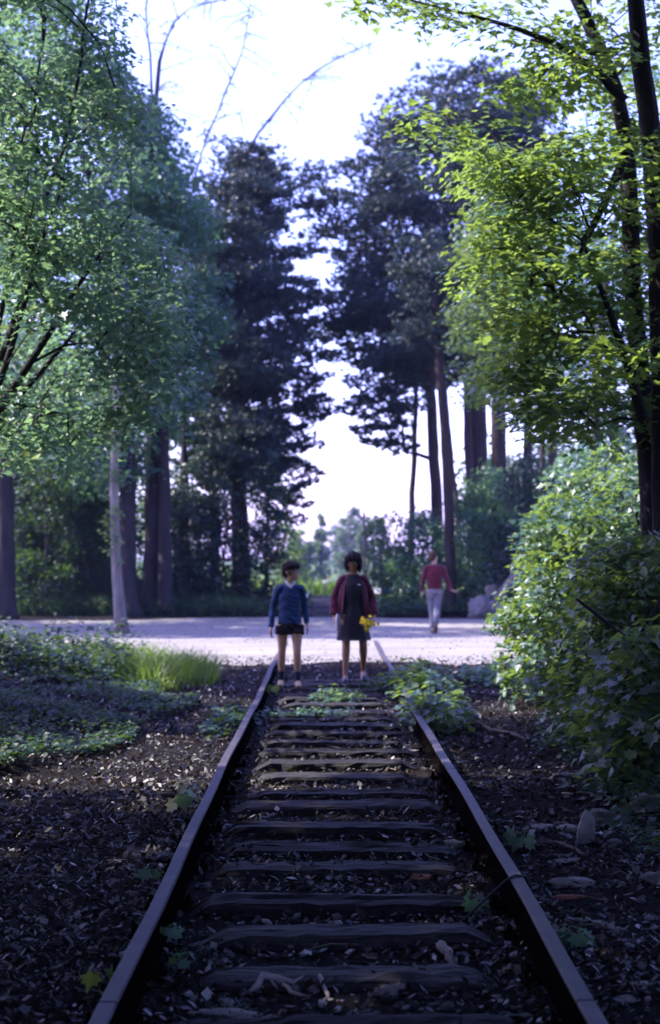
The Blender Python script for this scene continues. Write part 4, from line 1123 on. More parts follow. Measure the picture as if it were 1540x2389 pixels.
# --- nearly bare trees whose whips lean over the gap
def bare(label, pts, Y, seed, n=46):
    n = int(n * 1.1)
    r = np.random.default_rng(seed)
    x = P(pts[0][0], 1300, Y)[0]; gz = float(ground_z(x, Y))
    root = thing('bare_tree', label, 'bare tree', (x, Y, gz), group=None)
    base = np.array([x, Y, gz])
    main = [np.array([x, Y, gz - .1, .16])] + [np.array([*P(a, b_, Y), q * .55]) for a, b_, q in pts]
    main = np.array(main) - np.array([*base, 0])
    L = np.concatenate([[0], np.cumsum(np.linalg.norm(np.diff(main[:, :3], axis=0), axis=1))])
    s = np.linspace(0, L[-1], 30)
    lo_z = P(pts[0][0], pts[0][1], Y)[2] - gz
    mm = np.stack([np.interp(s, L, main[:, i]) for i in range(4)], 1)
    mm[1:-1] = .25 * mm[:-2] + .5 * mm[1:-1] + .25 * mm[2:]
    mm[1:, :3] += np.cumsum(r.normal(size=(29, 3)) * np.array([.035, .03, .01]), 0) * (mm[1:, 2:3] > lo_z)
    mm[1:, 3] *= 1 + .18 * r.normal(size=29)
    mb = MB().add(*tube(mm[:, :3], mm[:, 3], 8)); mb.build('trunk', M_bark, root, smooth=True)
    tw = MB(); bud = []
    lo = np.interp(P(pts[0][0], pts[0][1], Y)[2] - gz, mm[:, 2], s) if True else 0
    for k in range(n):
        f_ = lo * .96 + (L[-1] - lo * .96) * r.random()
        p = np.array([np.interp(f_, s, mm[:, i]) for i in range(3)])
        a = r.choice([-1, 1]) * (1 if r.random() < .8 else .3)
        ln = (0.3 + 2.2 * r.random() ** 1.8) * (1.1 - 0.55 * (f_ - lo) / max(L[-1] - lo, .1))
        d = np.array([a * r.uniform(.35, 1), r.normal() * .6, .3 + .55 * r.normal()]); d /= np.linalg.norm(d)
        q = [p]
        for j in range(1, 6):
            q.append(q[-1] + d * ln / 5 + np.array([0, 0, -.02 * j * ln]) + r.normal(size=3) * .045)
        tw.add(*tube(np.array(q), np.linspace(.016, .005, 6), 4))
        bud += q[2:]
        for j in (2, 3, 4):
            e = q[j] + np.array([a * .35, r.normal() * .2, .25 * r.normal()]) * ln * .5
            tw.add(*tube([q[j], .5 * (q[j] + e) + r.normal(size=3) * .02, e], [.008, .006, .005], 4)); bud.append(e)
    tw.build('branchwork', M_bark, root)['kind'] = 'stuff'
    pos, R, size, sh = spray_leaves(np.array(bud), 2, .10, .06, .05, r)
    V, F, rn = scatter(KITE, pos, R, size, sh)
    link('young_leaves', make_mesh('young_leaves', V, F, rn), root, M_pale)
    return root
bare('longest bare whip leaning far over the sky gap above the dark pine', [(500, 700, .13), (560, 420, .10), (610, 340, .08), (660, 260, .065), (720, 195, .05), (790, 145, .035), (880, 108, .015)], 47, 121, 44)
bare('bare sapling leaning up between the lime crowns and the pine', [(430, 640, .10), (462, 415, .07), (500, 305, .055), (545, 190, .042), (575, 110, .03), (588, 30, .02), (590, -80, .01)], 44, 122, 50)
bare('bare forked tree top rising from behind the lime crown', [(350, 420, .14), (364, 215, .10), (372, 120, .085), (395, 55, .06), (440, 10, .04), (540, -5, .02)], 42, 123, 36)
bare('thin upright bare stem next to the forked tree top', [(350, 430, .10), (364, 230, .07), (370, 140, .06), (358, 30, .04), (362, -60, .02)], 42.4, 124, 20)

# --- unseen trees added around the camera to shade the track, bank and road
G4 = 'unseen trees added for shade'
def shade_tree(x, y, lab, seed, h=9.5, rad=3.6, zb=4.2, n=85, n_per=76, lean=(0, 0), lsize=.31):
    b = gpt(x, y)
    rr = np.random.default_rng(seed)
    C = []
    while len(C) < n:
        d = rand_dirs(1, rr)[0] * rr.random() ** .4
        p = np.array([x + lean[0] + d[0] * rad, y + lean[1] + d[1] * rad, 0.5 * (zb + h) + d[2] * 0.5 * (h - zb)])
        # keep out of the picture above the line
        if p[1] > -.5 and (p[2] - .55 - CAM[2]) < .42 * (p[1] + .65) and abs(p[0]) - .7 < .26 * (p[1] + .65): continue
        C.append(p)
    t = [(b[0], b[1], b[2] - .1, .18), (b[0] + .1, b[1], b[2] + 2.0, .15), (b[0] + .4 * lean[0], b[1] + .4 * lean[1], zb + .6, .12), (b[0] + lean[0], b[1] + lean[1], .8 * h, .04)]
    return leafy('woodland_tree', lab, 'tree', b, [t], np.array(C), n_per, .85, .36, lsize, M_leaf_b, M_bark, seed, tip=.007, up=.6, group=G4, minz=2.0)
SH = [(-4.4, 7.0, 201), (-5.2, 2.0, 202), (-4.6, -3.0, 203), (-8.8, 7.6, 204), (-9.0, 3.5, 205), (-8.5, -3.0, 206), (-13.5, 6.5, 207), (-14, 1.5, 208), (4.4, 5.0, 211), (5.0, -1.5, 212), (8.4, 9.0, 213), (8.5, 2.0, 214), (0.8, -5.0, 215), (-2.2, -7.5, 216)]
for k, (x, y, s_) in enumerate(SH):
    lean = (1.7 if -6 < x < 0 else (-1.6 if 0 < x < 6 else 0), 0.0)
    shade_tree(x, y, 'unseen woodland tree added to shade the near track', s_, h=10.5 if abs(x) < 7 else 13.5, rad=3.7, zb=4.0 if abs(x) < 7 else 3.0, lean=lean)
for x, y, s_, ln, rad, zb, h in [(-4.9, 8.4, 221, (2.9, 0), 3.2, 6.0, 11.0), (4.6, 9.6, 222, (-2.6, 0), 3.2, 6.0, 12.0), (-9.6, 14.8, 224, (0.1, 0), 2.5, 2.2, 8.0), (-10.4, 19.4, 225, (0, 0), 1.8, 10.4, 13.4), (-6.6, 10.2, 228, (1.5, 0), 1.7, 7.2, 11.0), (-12.0, 31.8, 226, (0, 0), 3.8, 4.5, 15.5), (-17.0, 34.0, 227, (0, 0), 4.4, 6.0, 19.0)]:
    shade_tree(x, y, 'unseen woodland tree added to shade the near track', s_, h=h, rad=rad, zb=zb, lean=ln)

# unseen undergrowth added on both sides and behind, to block low skylight
r = np.random.default_rng(150); C = []
while len(C) < 900:
    x, y = r.uniform(-17, 17), r.uniform(-16, 17)
    ax = abs(x) - .26 * max(y, 0)
    if (ax < 4.2 and y > -8) or (x < 0 and y > 13): continue
    C.append((x, y, float(ground_z(x, y)) + 4.2 * r.random() ** .8))
pos, R, size, sh = spray_leaves(np.array(C), 34, .9, .5, .34, r, .1, .4)
V, F, rn = scatter(KITE, pos, R, size, sh)
stuff('unseen_undergrowth', 'unseen dense undergrowth added either side of the line to block skylight', 'undergrowth', make_mesh('unseen_undergrowth', V, F, rn), M_leaf_b)

# --- far trees in the haze down the line
def far_tree(label, px, Y, py_top, py_bot, px_half, seed, conic=False, n=70):
    x = P(px, 1300, Y)[0]; z0 = float(ground_z(x, Y)); zt = P(px, py_top, Y)[2]; hw = px_half / F_PX * Y
    if conic: prof = [(z0 + .6, x - hw, x + hw), (z0 + .5 * (zt - z0), x - .62 * hw, x + .62 * hw), (zt, x - .08 * hw, x + .08 * hw)]
    else: prof = [(z0 + .8, x - .5 * hw, x + .5 * hw), (z0 + .35 * (zt - z0), x - hw, x + hw), (z0 + .7 * (zt - z0), x - .85 * hw, x + .85 * hw), (zt, x - .3 * hw, x + .3 * hw)]
    rr = np.random.default_rng(seed)
    C = crown_points(n, prof, rr, (0, Y), hw)
    t = [(x, Y, z0 - .2, .25), (x, Y, z0 + .5 * (zt - z0), .18), (x, Y, z0 + .9 * (zt - z0), .05)]
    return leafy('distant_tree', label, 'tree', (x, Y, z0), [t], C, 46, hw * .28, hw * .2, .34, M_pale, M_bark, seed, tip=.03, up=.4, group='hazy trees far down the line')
far_tree('hazy pointed tree just beyond the heads, in the middle of the gap', 748, 150, 1196, 1345, 26, 131, conic=True, n=60)
far_tree('hazy rounded tree next to the pointed one, behind the woman', 818, 175, 1182, 1330, 42, 132, n=90)
far_tree('hazy low tree at the near-side end of the gap', 700, 130, 1236, 1350, 34, 133, n=60)
far_tree('hazy tree on the far side of the gap behind the thin pole', 872, 160, 1205, 1330, 40, 134, n=80)
far_tree('hazy dome of a tree between pointed and rounded ones', 782, 230, 1222, 1330, 30, 135, n=60)

# far-off wood that reads as one mass, closing the horizon behind the trunks
r = np.random.default_rng(140)
C = []
for _ in range(900):
    s_ = r.choice([-1, 1])
    y = r.uniform(95, 150)
    x = s_ * (6 + (y - 60) * .10 + 46 * r.random())
    C.append((x, y, float(ground_z(x, y)) + 9.5 * r.random() ** .8))
pos, R, size, sh = spray_leaves(np.array(C), 44, 2.0, 1.0, .5, r, .1, .4)
V, F, rn = scatter(KITE, pos, R, size, sh)
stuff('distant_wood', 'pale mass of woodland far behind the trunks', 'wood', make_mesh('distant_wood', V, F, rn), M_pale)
C = []
for _ in range(1000):
    y = r.uniform(56, 80)
    x = r.choice([-1, 1]) * r.uniform(6.5, 24)
    C.append((x, y, float(ground_z(x, y)) + (9.5 if x < 0 else 5.0) * r.random() ** .9))
pos, R, size, sh = spray_leaves(np.array(C), 36, 1.1, .7, .26, r, .1, .45)
V, F, rn = scatter(KITE, pos, R, size, sh)
stuff('understorey', 'shaded tangle of undergrowth deep in the wood', 'undergrowth', make_mesh('understorey', V, F, rn), M_leaf_cover)

# --- boulders, log and step by the far bank
for k, (px, py, sz, lab) in enumerate([(1128, 1400, (.95, .7, .75), 'grey boulder nearest to the man, at the end of the rock heap'), (1165, 1392, (.8, .7, .9), 'grey boulder in the middle of the rock heap'), (1108, 1420, (.45, .4, .4), 'small pale rock at the foot of the heap beside the road'), (1160, 1350, (.9, .7, .8), 'big dark boulder above the rock heap in the bushes')]):
    Y = 37.6 if k < 3 else 39.2
    q = P(px, py, Y)
    rock('boulder', lab, px, py, sz, M_rock_grey, 400 + k, flat=.85, sub=3, cat='boulder', at=(q[0], Y, float(ground_z(q[0], Y)) + (0.0 if k < 3 else .3)))
lg = np.array([P(1160, 1400, 37.0), P(1180, 1372, 37.1), P(1200, 1345, 37.2), P(1225, 1318, 37.3)])
tag(MB().add(*tube(lg, [.13, .12, .11, .10], 9)).build('fallen_log', M_bark_grey, None, smooth=True), 'grey log leaning up from the rock heap into the bushes', 'log')
V, F = stone_mesh('s', 420, 2, .3)
V = V * np.array([1.2, .35, .16]); V[:, 2] -= V[:, 2].min() + .05
q = P(1150, 1425, 36.6)
o = link('stone_step', make_mesh('stone_step', V, F), None, M_rock_grey, (q[0] + .3, 36.6, float(ground_z(q[0], 36.6))))
tag(o, 'low pale stone step between the road and the rock heap', 'step')

# thin pole far down the line
q = P(850, 1345, 100)
pb = gpt(q[0], 100)
root = thing('utility_pole', 'thin wooden pole far down the line behind the woman', 'pole', pb)
hz = P(850, 1195, 100)[2] - pb[2]
MB().add(*tube([(0, 0, -.3), (0, 0, hz)], [.13, .09], 8)).build('mast', M_bark_pine, root)
MB().add(*boxv((0, 0, hz - .35), (1.0, .1, .1))).build('cross_arm', M_bark_pine, root)

# ---------------------------------------------------------------- people
def remeshed(name, mb, voxel, mat, parent, smooth_it=4, fold=0.0):
    """one continuous surface grown from overlapping tapered volumes"""
    me = mb.mesh(name)
    o = link(name, me, None)
    md = o.modifiers.new('r', 'REMESH'); md.mode = 'VOXEL'; md.voxel_size = voxel
    sm = o.modifiers.new('s', 'SMOOTH'); sm.factor = 0.5; sm.iterations = smooth_it
    dg = bpy.context.evaluated_depsgraph_get()
    ev = bpy.data.meshes.new_from_object(o.evaluated_get(dg), depsgraph=dg)
    o.modifiers.clear(); o.data = ev; bpy.data.meshes.remove(me)
    ev.name = name
    if fold:                                    # creases of the cloth
        nv = len(ev.vertices); co = np.empty(nv * 3, np.float32); no = np.empty(nv * 3, np.float32)
        ev.vertices.foreach_get('co', co); ev.vertices.foreach_get('normal', no)
        co = co.reshape(-1, 3); no = no.reshape(-1, 3)
        k_ = np.sin(co[:, 2] * 55 + 4 * np.sin(co[:, 0] * 17 + co[:, 1] * 11) + 2) * (0.4 + 0.6 * np.sin(co[:, 0] * 23 + co[:, 2] * 9)) + .6 * np.sin(co[:, 2] * 120 + co[:, 0] * 60 + 3 * np.sin(co[:, 1] * 40))
        co = co + no * (k_ * fold)[:, None]
        ev.vertices.foreach_set('co', co.ravel().astype(np.float32)); ev.update()
    ev.polygons.foreach_set('use_smooth', np.ones(len(ev.polygons), dtype=bool))
    ev.materials.clear(); ev.materials.append(mat)
    o.parent = parent
    return o

def rotz(a): return np.array([[math.cos(a), -math.sin(a), 0], [math.sin(a), math.cos(a), 0], [0, 0, 1]])
def rotx(a): return np.array([[1, 0, 0], [0, math.cos(a), -math.sin(a)], [0, math.sin(a), math.cos(a)]])

def limb(mb, pts, rad, sides=12, ref=None):
    pts = np.asarray(pts, float); rad = np.asarray(rad, float)
    s = np.linspace(0, len(pts) - 1, (len(pts) - 1) * 4 + 1)
    q = np.stack([np.interp(s, range(len(pts)), pts[:, i]) for i in range(3)], 1)
    if rad.ndim == 1: rr = np.interp(s, range(len(pts)), rad)
    else: rr = np.stack([np.interp(s, range(len(pts)), rad[:, i]) for i in range(2)], 1)
    q[1:-1] = .25 * q[:-2] + .5 * q[1:-1] + .25 * q[2:]
    mb.add(*tube(q, rr, sides, ref=ref))

def hand(mb, wrist, fwd, palm_n, thumb_side, L=0.17, curl=0.5, grip=False):
    """palm and five fingers; fwd along the hand, palm_n out of the palm, thumb_side towards the thumb"""
    f = np.asarray(fwd, float); f /= np.linalg.norm(f)
    n = np.asarray(palm_n, float); n -= f * (f @ n); n /= np.linalg.norm(n)
    s = np.cross(f, n)
    if s @ np.asarray(thumb_side, float) < 0: s = -s
    w = np.asarray(wrist, float)
    limb(mb, [w - f * .02, w + f * .03 * L / .17, w + f * L * .30, w + f * L * .48], [(.017, .021), (.014, .028), (.013, .036), (.011, .036)], 12, ref=n)
    c = curl if not grip else 1.5
    for k, (o_, ln) in enumerate([(.030, .40), (.010, .46), (-.010, .42), (-.029, .33)]):
        p = w + f * L * .46 + s * o_
        d = f.copy(); pts = [p - f * .02, p]
        for j in range(3):
            a = c * (.35 + .35 * j)
            d = f * math.cos(a) + n * math.sin(a) + s * o_ * 1.2
            d /= np.linalg.norm(d)
            p = p + d * L * ln * (.45, .32, .23)[j]
            pts.append(p)
        mb.add(*tube(pts, [.0085, .0088, .0082, .0075, .006], 8))
    p = w + f * L * .14 + s * .024
    d1 = f * .65 + s * .75 + n * .25; d2 = f * .95 + s * .25 + n * (.35 + .5 * c)
    d1 /= np.linalg.norm(d1); d2 /= np.linalg.norm(d2)
    mb.add(*tube([p - s * .012, p, p + d1 * L * .16, p + d1 * L * .16 + d2 * L * .17, p + d1 * L * .16 + d2 * L * .30], [.012, .012, .010, .009, .0065], 8))

def head_mesh(mb, c, h, R, face=True):
    """skull, jaw, brow, nose, lips, ears; front is -Y before R. h = head height"""
    c = np.asarray(c, float)
    def E(o, r_): mb.add(*ellipsoid(c + R @ (np.asarray(o) * h), np.asarray(r_) * h, 18, 12, R))
    E((0, .06, .12), (.335, .42, .38))
    E((0, -.06, -.10), (.285, .34, .34))
    E((0, -.17, -.30), (.20, .22, .18))
    E((0, -.27, -.40), (.10, .09, .08))
    E((0, -.345, .075), (.22, .06, .05))
    E((0, -.44, -.10), (.055, .07, .05)); E((0, -.40, .0), (.04, .06, .10))
    E((0, -.375, -.235), (.095, .05, .028)); E((0, -.365, -.285), (.08, .05, .03))
    for s in (-1, 1):
        E((s * .17, -.26, -.12), (.10, .10, .09)); E((s * .335, .06, -.04), (.035, .085, .135))

def face_parts(c, h, R, parent, skin_dark, lips=None):
    c = np.asarray(c, float)
    for s in (-1, 1):
        mb = MB(); mb.add(*ellipsoid(c + R @ (np.array([s * .135, -.365, .0]) * h), np.array([.062, .035, .036]) * h, 12, 8, R))
        e = mb.build('eye', M_eyewhite, parent, smooth=True)
        mb = MB(); mb.add(*ellipsoid(c + R @ (np.array([s * .135, -.388, .0]) * h), np.array([.030, .020, .031]) * h, 10, 6, R))
        mb.build('iris', M_hair, e, smooth=True)
        mb = MB(); mb.add(*tube([c + R @ (np.array([s * .06, -.405, .088]) * h), c + R @ (np.array([s * .14, -.40, .112]) * h), c + R @ (np.array([s * .22, -.35, .085]) * h)], [.014 * h, .017 * h, .010 * h], 6))
        mb.build('eyebrow', M_hair, parent)
    mb = MB(); mb.add(*ellipsoid(c + R @ (np.array([0, -.395, -.26]) * h), np.array([.095, .035, .022]) * h, 12, 6, R))
    mb.build('mouth', lips or skin_dark, parent, smooth=True)

def skin_mat(name, col):
    m = plain(name, col, rough=.55, spec=.35, nz=.12, nscale=60, bstr=.05)
    bs = m.node_tree.nodes['Principled BSDF']
    bs.inputs['Subsurface Weight'].default_value = .12
    bs.inputs['Subsurface Radius'].default_value = (.01, .004, .002)
    bs.inputs['Subsurface Scale'].default_value = .3
    return m
M_skin_boy = skin_mat('skin_light', (.52, .30, .19))
M_skin_woman = skin_mat('skin_tan', (.34, .175, .105))
M_skin_man = skin_mat('skin_ruddy', (.50, .29, .21))
M_lip = plain('lips', (.30, .10, .08), nz=.1)
M_eyewhite = plain('eye_white', (.65, .62, .58), rough=.3, nz=.05, bstr=0)
M_hair = plain('dark_hair', (.016, .011, .010), rough=.75, spec=.2, nz=.5, nscale=120, bstr=.8)
M_hair_brown = plain('brown_hair', (.05, .034, .026), rough=.75, spec=.2, nz=.45, nscale=120, bstr=.8)
def knit(name, col):
    m, n, l, b = new_mat(name)
    v = coords(n, l)
    w = n.new('ShaderNodeTexWave'); w.inputs['Scale'].default_value = 60; w.inputs['Distortion'].default_value = 1.5; l.new(v, w.inputs['Vector'])
    f = noise(n, l, v, 7, 6)
    l.new(ramp(n, l, f, [(.3, tuple(.7 * c for c in col)), (.7, tuple(min(1, 1.25 * c) for c in col))]), b.inputs['Base Color'])
    b.inputs['Roughness'].default_value = .95; b.inputs['Specular IOR Level'].default_value = .15
    b.inputs['Sheen Weight'].default_value = .25
    bump(n, l, b, w.outputs['Fac'], .35, .004)
    return m
M_blue = knit('blue_wool', (.016, .042, .115))
M_burg = knit('burgundy_wool', (.075, .007, .02))
M_red = knit('wine_red_wool', (.085, .006, .018))
M_dress = plain('charcoal_cloth', (.020, .018, .024), rough=.85, nz=.3, nscale=20, bstr=.3)
M_shorts = plain('black_cloth', (.012, .011, .013), rough=.85)
M_grey = plain('grey_flannel', (.14, .138, .16), rough=.9, nz=.2, nscale=14, bstr=.3)
M_shirt = plain('white_shirt', (.62, .62, .64), rough=.8, nz=.08)
M_sock = plain('navy_sock', (.03, .035, .06), rough=.9)
M_shoe_tan = plain('tan_leather', (.40, .30, .17), rough=.55)
M_shoe_dark = plain('dark_blue_leather', (.02, .022, .045), rough=.35, spec=.5)
M_shoe_brown = plain('brown_leather', (.13, .10, .07), rough=.5)
M_steel = plain('dull_steel', (.42, .43, .46), rough=.35, metal=.8, nz=.1)
M_petal = plain('yellow_petal', (.92, .70, .02), rough=.6, nz=.2)
M_frame = plain('glasses_frame', (.30, .27, .22), rough=.3, nz=.1)

def shoe(parent, ankle, yaw, L, mat, H, toe_down=0.0, sole=True):
    R = rotz(yaw) @ rotx(toe_down)
    a = np.asarray(ankle, float)
    mb = MB()
    pts = np.array([(0, .30, -.30), (0, .22, -.24), (0, 0, -.22), (0, -.32, -.27), (0, -.58, -.32), (0, -.72, -.34)]) * L
    rad = np.array([(.07, .09), (.15, .17), (.17, .20), (.19, .15), (.19, .11), (.11, .07)]) * L
    limb(mb, (R @ pts.T).T + a, rad, 12, ref=R @ np.array([1.0, 0, 0]))
    mb.add(*tube([a + R @ np.array([0, .03, -.30]) * L, a + R @ np.array([0, .03, .10]) * L], [.16 * L, .15 * L], 12))
    o = remeshed('shoe', mb, .008, mat, parent)
    mb = MB()
    V = []
    for z in (-.44, -.36):
        for x_, y_ in [(-.10, .32), (.10, .32), (.16, .1), (.13, -.2), (.18, -.5), (.10, -.78), (-.10, -.78), (-.18, -.5), (-.13, -.2), (-.16, .1)]:
            V.append(a + R @ (np.array([x_ * 1.02, y_, z]) * L))
    F = [tuple(range(9, -1, -1)), tuple(range(10, 20))] + [(i, (i + 1) % 10, 10 + (i + 1) % 10, 10 + i) for i in range(10)]
    if sole: mb.add(V, F).build('sole', M_shoe_brown, o)
    return o

def shell(rows, mat, name, parent, a0=0, a1=2 * math.pi, seg=36, thick=.006, folds=0.0, nf=9, seed=0):
    """cloth wall lofted through elliptical rows (cx, cy, z, rx, ry); a0..a1 measured from +X; front is -90 degrees"""
    r = np.random.default_rng(seed)
    ph = r.random() * 6.283
    V, F = [], []
    rows = np.asarray(rows, float)
    s = np.linspace(0, len(rows) - 1, (len(rows) - 1) * 4 + 1)
    rows = np.stack([np.interp(s, range(len(rows)), rows[:, i]) for i in range(5)], 1)
    k = seg + 1
    closed = abs(a1 - a0 - 2 * math.pi) < 1e-6
    for lay in (0, 1):
        for i, (cx, cy_, z, rx, ry) in enumerate(rows):
            g = folds * i / (len(rows) - 1)
            for j in range(k):
                t_ = a0 + (a1 - a0) * j / seg
                w_ = 1 + g * math.sin(nf * t_ + ph) + .4 * g * math.sin(2.3 * nf * t_ + 1)
                e = thick * lay
                V.append((cx + (rx * w_ - e) * math.cos(t_), cy_ + (ry * w_ - e) * math.sin(t_), z))
    N = len(rows) * k
    for i in range(len(rows) - 1):
        for j in range(seg):
            q = i * k + j
            F.append((q, q + 1, q + k + 1, q + k)); F.append((N + q, N + q + k, N + q + k + 1, N + q + 1))
    for i in (0, len(rows) - 1):
        for j in range(seg):
            q = i * k + j; F.append((q, N + q, N + q + 1, q + 1))
    if not closed:
        for i in range(len(rows) - 1):
            for j in (0, seg):
                q = i * k + j; F.append((q, q + k, N + q + k, N + q))
    return MB().add(V, F).build(name, mat, parent, smooth=True)

def body(H, J, hr, skin, parent, voxel=.007, head_h=None, male=1.0, thin=1.0, grips=(False, False), under=.78):
    """J: joint positions in units of H. hr: head rotation"""
    mb = MB()
    g = lambda k: np.asarray(J[k], float) * H
    head_h = head_h or H / 7.4
    t = thin * H
    hipc = 0.5 * (g('hipL') + g('hipR'))
    neck = g('neck')
    pel = hipc + np.array([0, 0, .02 * H])
    waist = .45 * neck + .55 * pel; chest = .25 * pel + .75 * neck
    limb(mb, [pel - (0, 0, .03 * H), pel + (0, 0, .02 * H), waist, chest, neck - (0, 0, .02 * H)], np.array([(.075, .06), (.088, .068), (.072, .052), (.092 * male, .062), (.045, .042)]) * t * under, 16, ref=(1, 0, 0))
    head_c = g('head')
    limb(mb, [neck - (0, 0, .03 * H), neck + (0, 0, .02 * H), head_c - (0, 0, .25 * head_h)], np.array([.040, .032, .032]) * H, 12)
    for s in 'LR':
        hip, kn, an = g('hip' + s), g('knee' + s), g('ank' + s)
        limb(mb, [hip, hip + .35 * (kn - hip), kn + .12 * (hip - kn), kn, kn + .3 * (an - kn), kn + .75 * (an - kn), an], np.array([.056, .050, .036, .034, .035, .023, .021]) * t, 12)
        ft = g('toe' + s)
        limb(mb, [an + (ft - an) * -.25 + (0, 0, -.015 * H), an + (0, 0, -.012 * H), ft], np.array([.015, .017, .009]) * H, 10)
        sh, el, wr = g('sh' + s), g('elb' + s), g('wri' + s)
        limb(mb, [neck + .55 * (sh - neck), sh, sh + .4 * (el - sh), el, el + .3 * (wr - el), wr], np.array([.034 * under, .034 * under, .027 * under, .022 * under, .020, .0145]) * t, 12)
        hd = J.get('hand' + s)
        f, n_, th = hd
        hand(mb, wr, f, n_, th, L=.105 * H, curl=J.get('curl', .5), grip=grips['LR'.index(s)])
    head_mesh(mb, head_c, head_h, hr)
    return remeshed('body', mb, voxel, skin, parent, 3)

def hair_cap(name, parts, mat, parent, voxel=.008, lump=0.0, seed=0, strands=1500):
    r = np.random.default_rng(seed)
    mb = MB()
    for c, rd, R in parts:
        V, F = ellipsoid(c, rd, 20, 14, R)
        if lump: V = V + r.normal(size=V.shape) * lump
        mb.add(V, F)
    cap = remeshed(name, mb, voxel, mat, parent, 1)
    # loose strands so that the outline is not a smooth shell
    me = cap.data; nv = len(me.vertices)
    co = np.empty(nv * 3, np.float32); no = np.empty(nv * 3, np.float32)
    me.vertices.foreach_get('co', co); me.vertices.foreach_get('normal', no)
    k = r.integers(0, nv, strands); p = co.reshape(-1, 3)[k]; q = no.reshape(-1, 3)[k]
    d = q * .55 + np.array([0, 0, -.75]) + r.normal(size=p.shape) * .35; d /= np.linalg.norm(d, axis=1)[:, None]
    sd = np.cross(d, q); sd /= np.linalg.norm(sd, axis=1)[:, None] + 1e-9
    L = (.02 + .03 * r.random(strands))[:, None]
    V = np.stack([p - sd * .003, p + sd * .003, p + d * L + q * .004], 1).reshape(-1, 3)
    st_ = link('hair_strands', make_mesh('hair_strands', V, np.arange(strands * 3).reshape(-1, 3)), cap, mat); st_['kind'] = 'stuff'
    return cap

# ---- boy
H = 1.49
q = P(676, 1606, 17.1)
gz = .055
boy = thing('person', 'boy in a blue sweater and black shorts walking between the rails', 'person', (q[0], 17.1, gz))
hr = rotz(math.radians(62))                       # looks across to the woman
hh = H / 6.7
J = dict(hipL=(.058, 0, .50), hipR=(-.058, 0, .50), kneeL=(.060, -.055, .280), kneeR=(-.062, -.01, .275), ankL=(.066, -.035, .055), ankR=(-.072, .045, .055), toeL=(.080, -.115, .022), toeR=(-.085, -.035, .022),
         neck=(.005, .0, .825), head=(.012, -.012, .925), shL=(.094, 0, .785), shR=(-.094, 0, .785), elbL=(.120, .03, .640), elbR=(-.136, .02, .632), wriL=(.138, -.015, .505), wriR=(-.150, -.05, .480),
         handL=((.12, -.1, -1), (-1, -.2, 0), (0, -1, 0)), handR=((-.02, -.1, -1), (1, -.2, 0), (0, -1, 0)), curl=.7)
body(H, J, hr, M_skin_boy, boy, voxel=.008, head_h=hh, thin=.92)
G = lambda k: np.asarray(J[k]) * H
mb = MB()
limb(mb, np.array([(0, 0, .485), (0, 0, .52), (0, 0, .60), (.002, 0, .70), (.003, 0, .775), (.004, 0, .815)]) * H, np.array([(.088, .064), (.096, .072), (.088, .064), (.094, .066), (.084, .054), (.046, .044)]) * H, 20, ref=(1, 0, 0))
for s in 'LR':
    sh, el, wr = G('sh' + s), G('elb' + s), G('wri' + s)
    limb(mb, [sh * (.45, 1, 1.012), sh, sh + .45 * (el - sh), el, el + .5 * (wr - el), wr - .02 * (wr - el)], np.array([.034, .034, .031, .029, .026, .021]) * H, 14)
remeshed('sweater', mb, .008, M_blue, boy, 3, .005)
mb = MB()
limb(mb, np.array([(0, 0, .44), (0, 0, .47), (0, 0, .52)]) * H, np.array([(.094, .066), (.100, .072), (.094, .068)]) * H, 18, ref=(1, 0, 0))
for s in 'LR':
    hp, kn = G('hip' + s), G('knee' + s)
    limb(mb, [hp * (1, 1, .98), hp + .22 * (kn - hp), hp + .36 * (kn - hp)], np.array([.058, .058, .060]) * H, 16)
remeshed('shorts', mb, .008, M_shorts, boy, 2, .004)
for s in 'LR':
    an, kn = G('ank' + s), G('knee' + s)
    limbs = MB(); limb(limbs, [an - (0, 0, .02), an + .14 * (kn - an), an + .34 * (kn - an)], [.034, .032, .036], 12); limbs.build('sock', M_sock, boy, smooth=True)
    shoe(boy, an + (0, 0, .012), .10 if s == 'L' else -.06, .215, M_shoe_tan, H)
# white shirt collar in the V of the sweater
nk = G('neck')
for s in (-1, 1):
    V = np.array([(s * .002, -.075, -.075), (s * .048, -.062, .006), (s * .062, -.01, .022), (s * .050, -.02, .045), (s * .028, -.058, .030), (s * .004, -.066, -.03)]) + nk
    V = np.concatenate([V, V + np.array([0, .008, 0])])
    F = [tuple(range(6)), tuple(range(11, 5, -1))] + [(i, (i + 1) % 6, 6 + (i + 1) % 6, 6 + i) for i in range(6)]
    MB().add(V, F).build('shirt_collar', M_shirt, boy)
V, F = ellipsoid(nk + np.array([0, -.052, -.045]), (.026, .018, .05), 12, 8); MB().add(V, F).build('shirt_front', M_shirt, boy, smooth=True)
hc = G('head')
hair_cap('hair', [(hc + hr @ np.array([0, .10, .19]) * hh, np.array([.38, .43, .37]) * hh, hr), (hc + hr @ np.array([0, -.20, .33]) * hh, np.array([.31, .24, .17]) * hh, hr), (hc + hr @ np.array([0, .25, -.02]) * hh, np.array([.30, .22, .28]) * hh, hr)], M_hair, boy, lump=.006, seed=3)
face_parts(hc, hh, hr, boy, M_lip)
gl = MB()
for s in (-1, 1):
    a = np.linspace(0, 2 * math.pi, 15)
    ring = [hc + hr @ (np.array([s * .145 + .105 * math.cos(t_), -.43, .0 + .085 * math.sin(t_)]) * hh) for t_ in a]
    gl.add(*tube(ring, .0028, 5))
    gl.add(*tube([hc + hr @ (np.array([s * .25, -.43, .02]) * hh), hc + hr @ (np.array([s * .36, -.2, .02]) * hh), hc + hr @ (np.array([s * .37, .06, .0]) * hh)], .0026, 5))
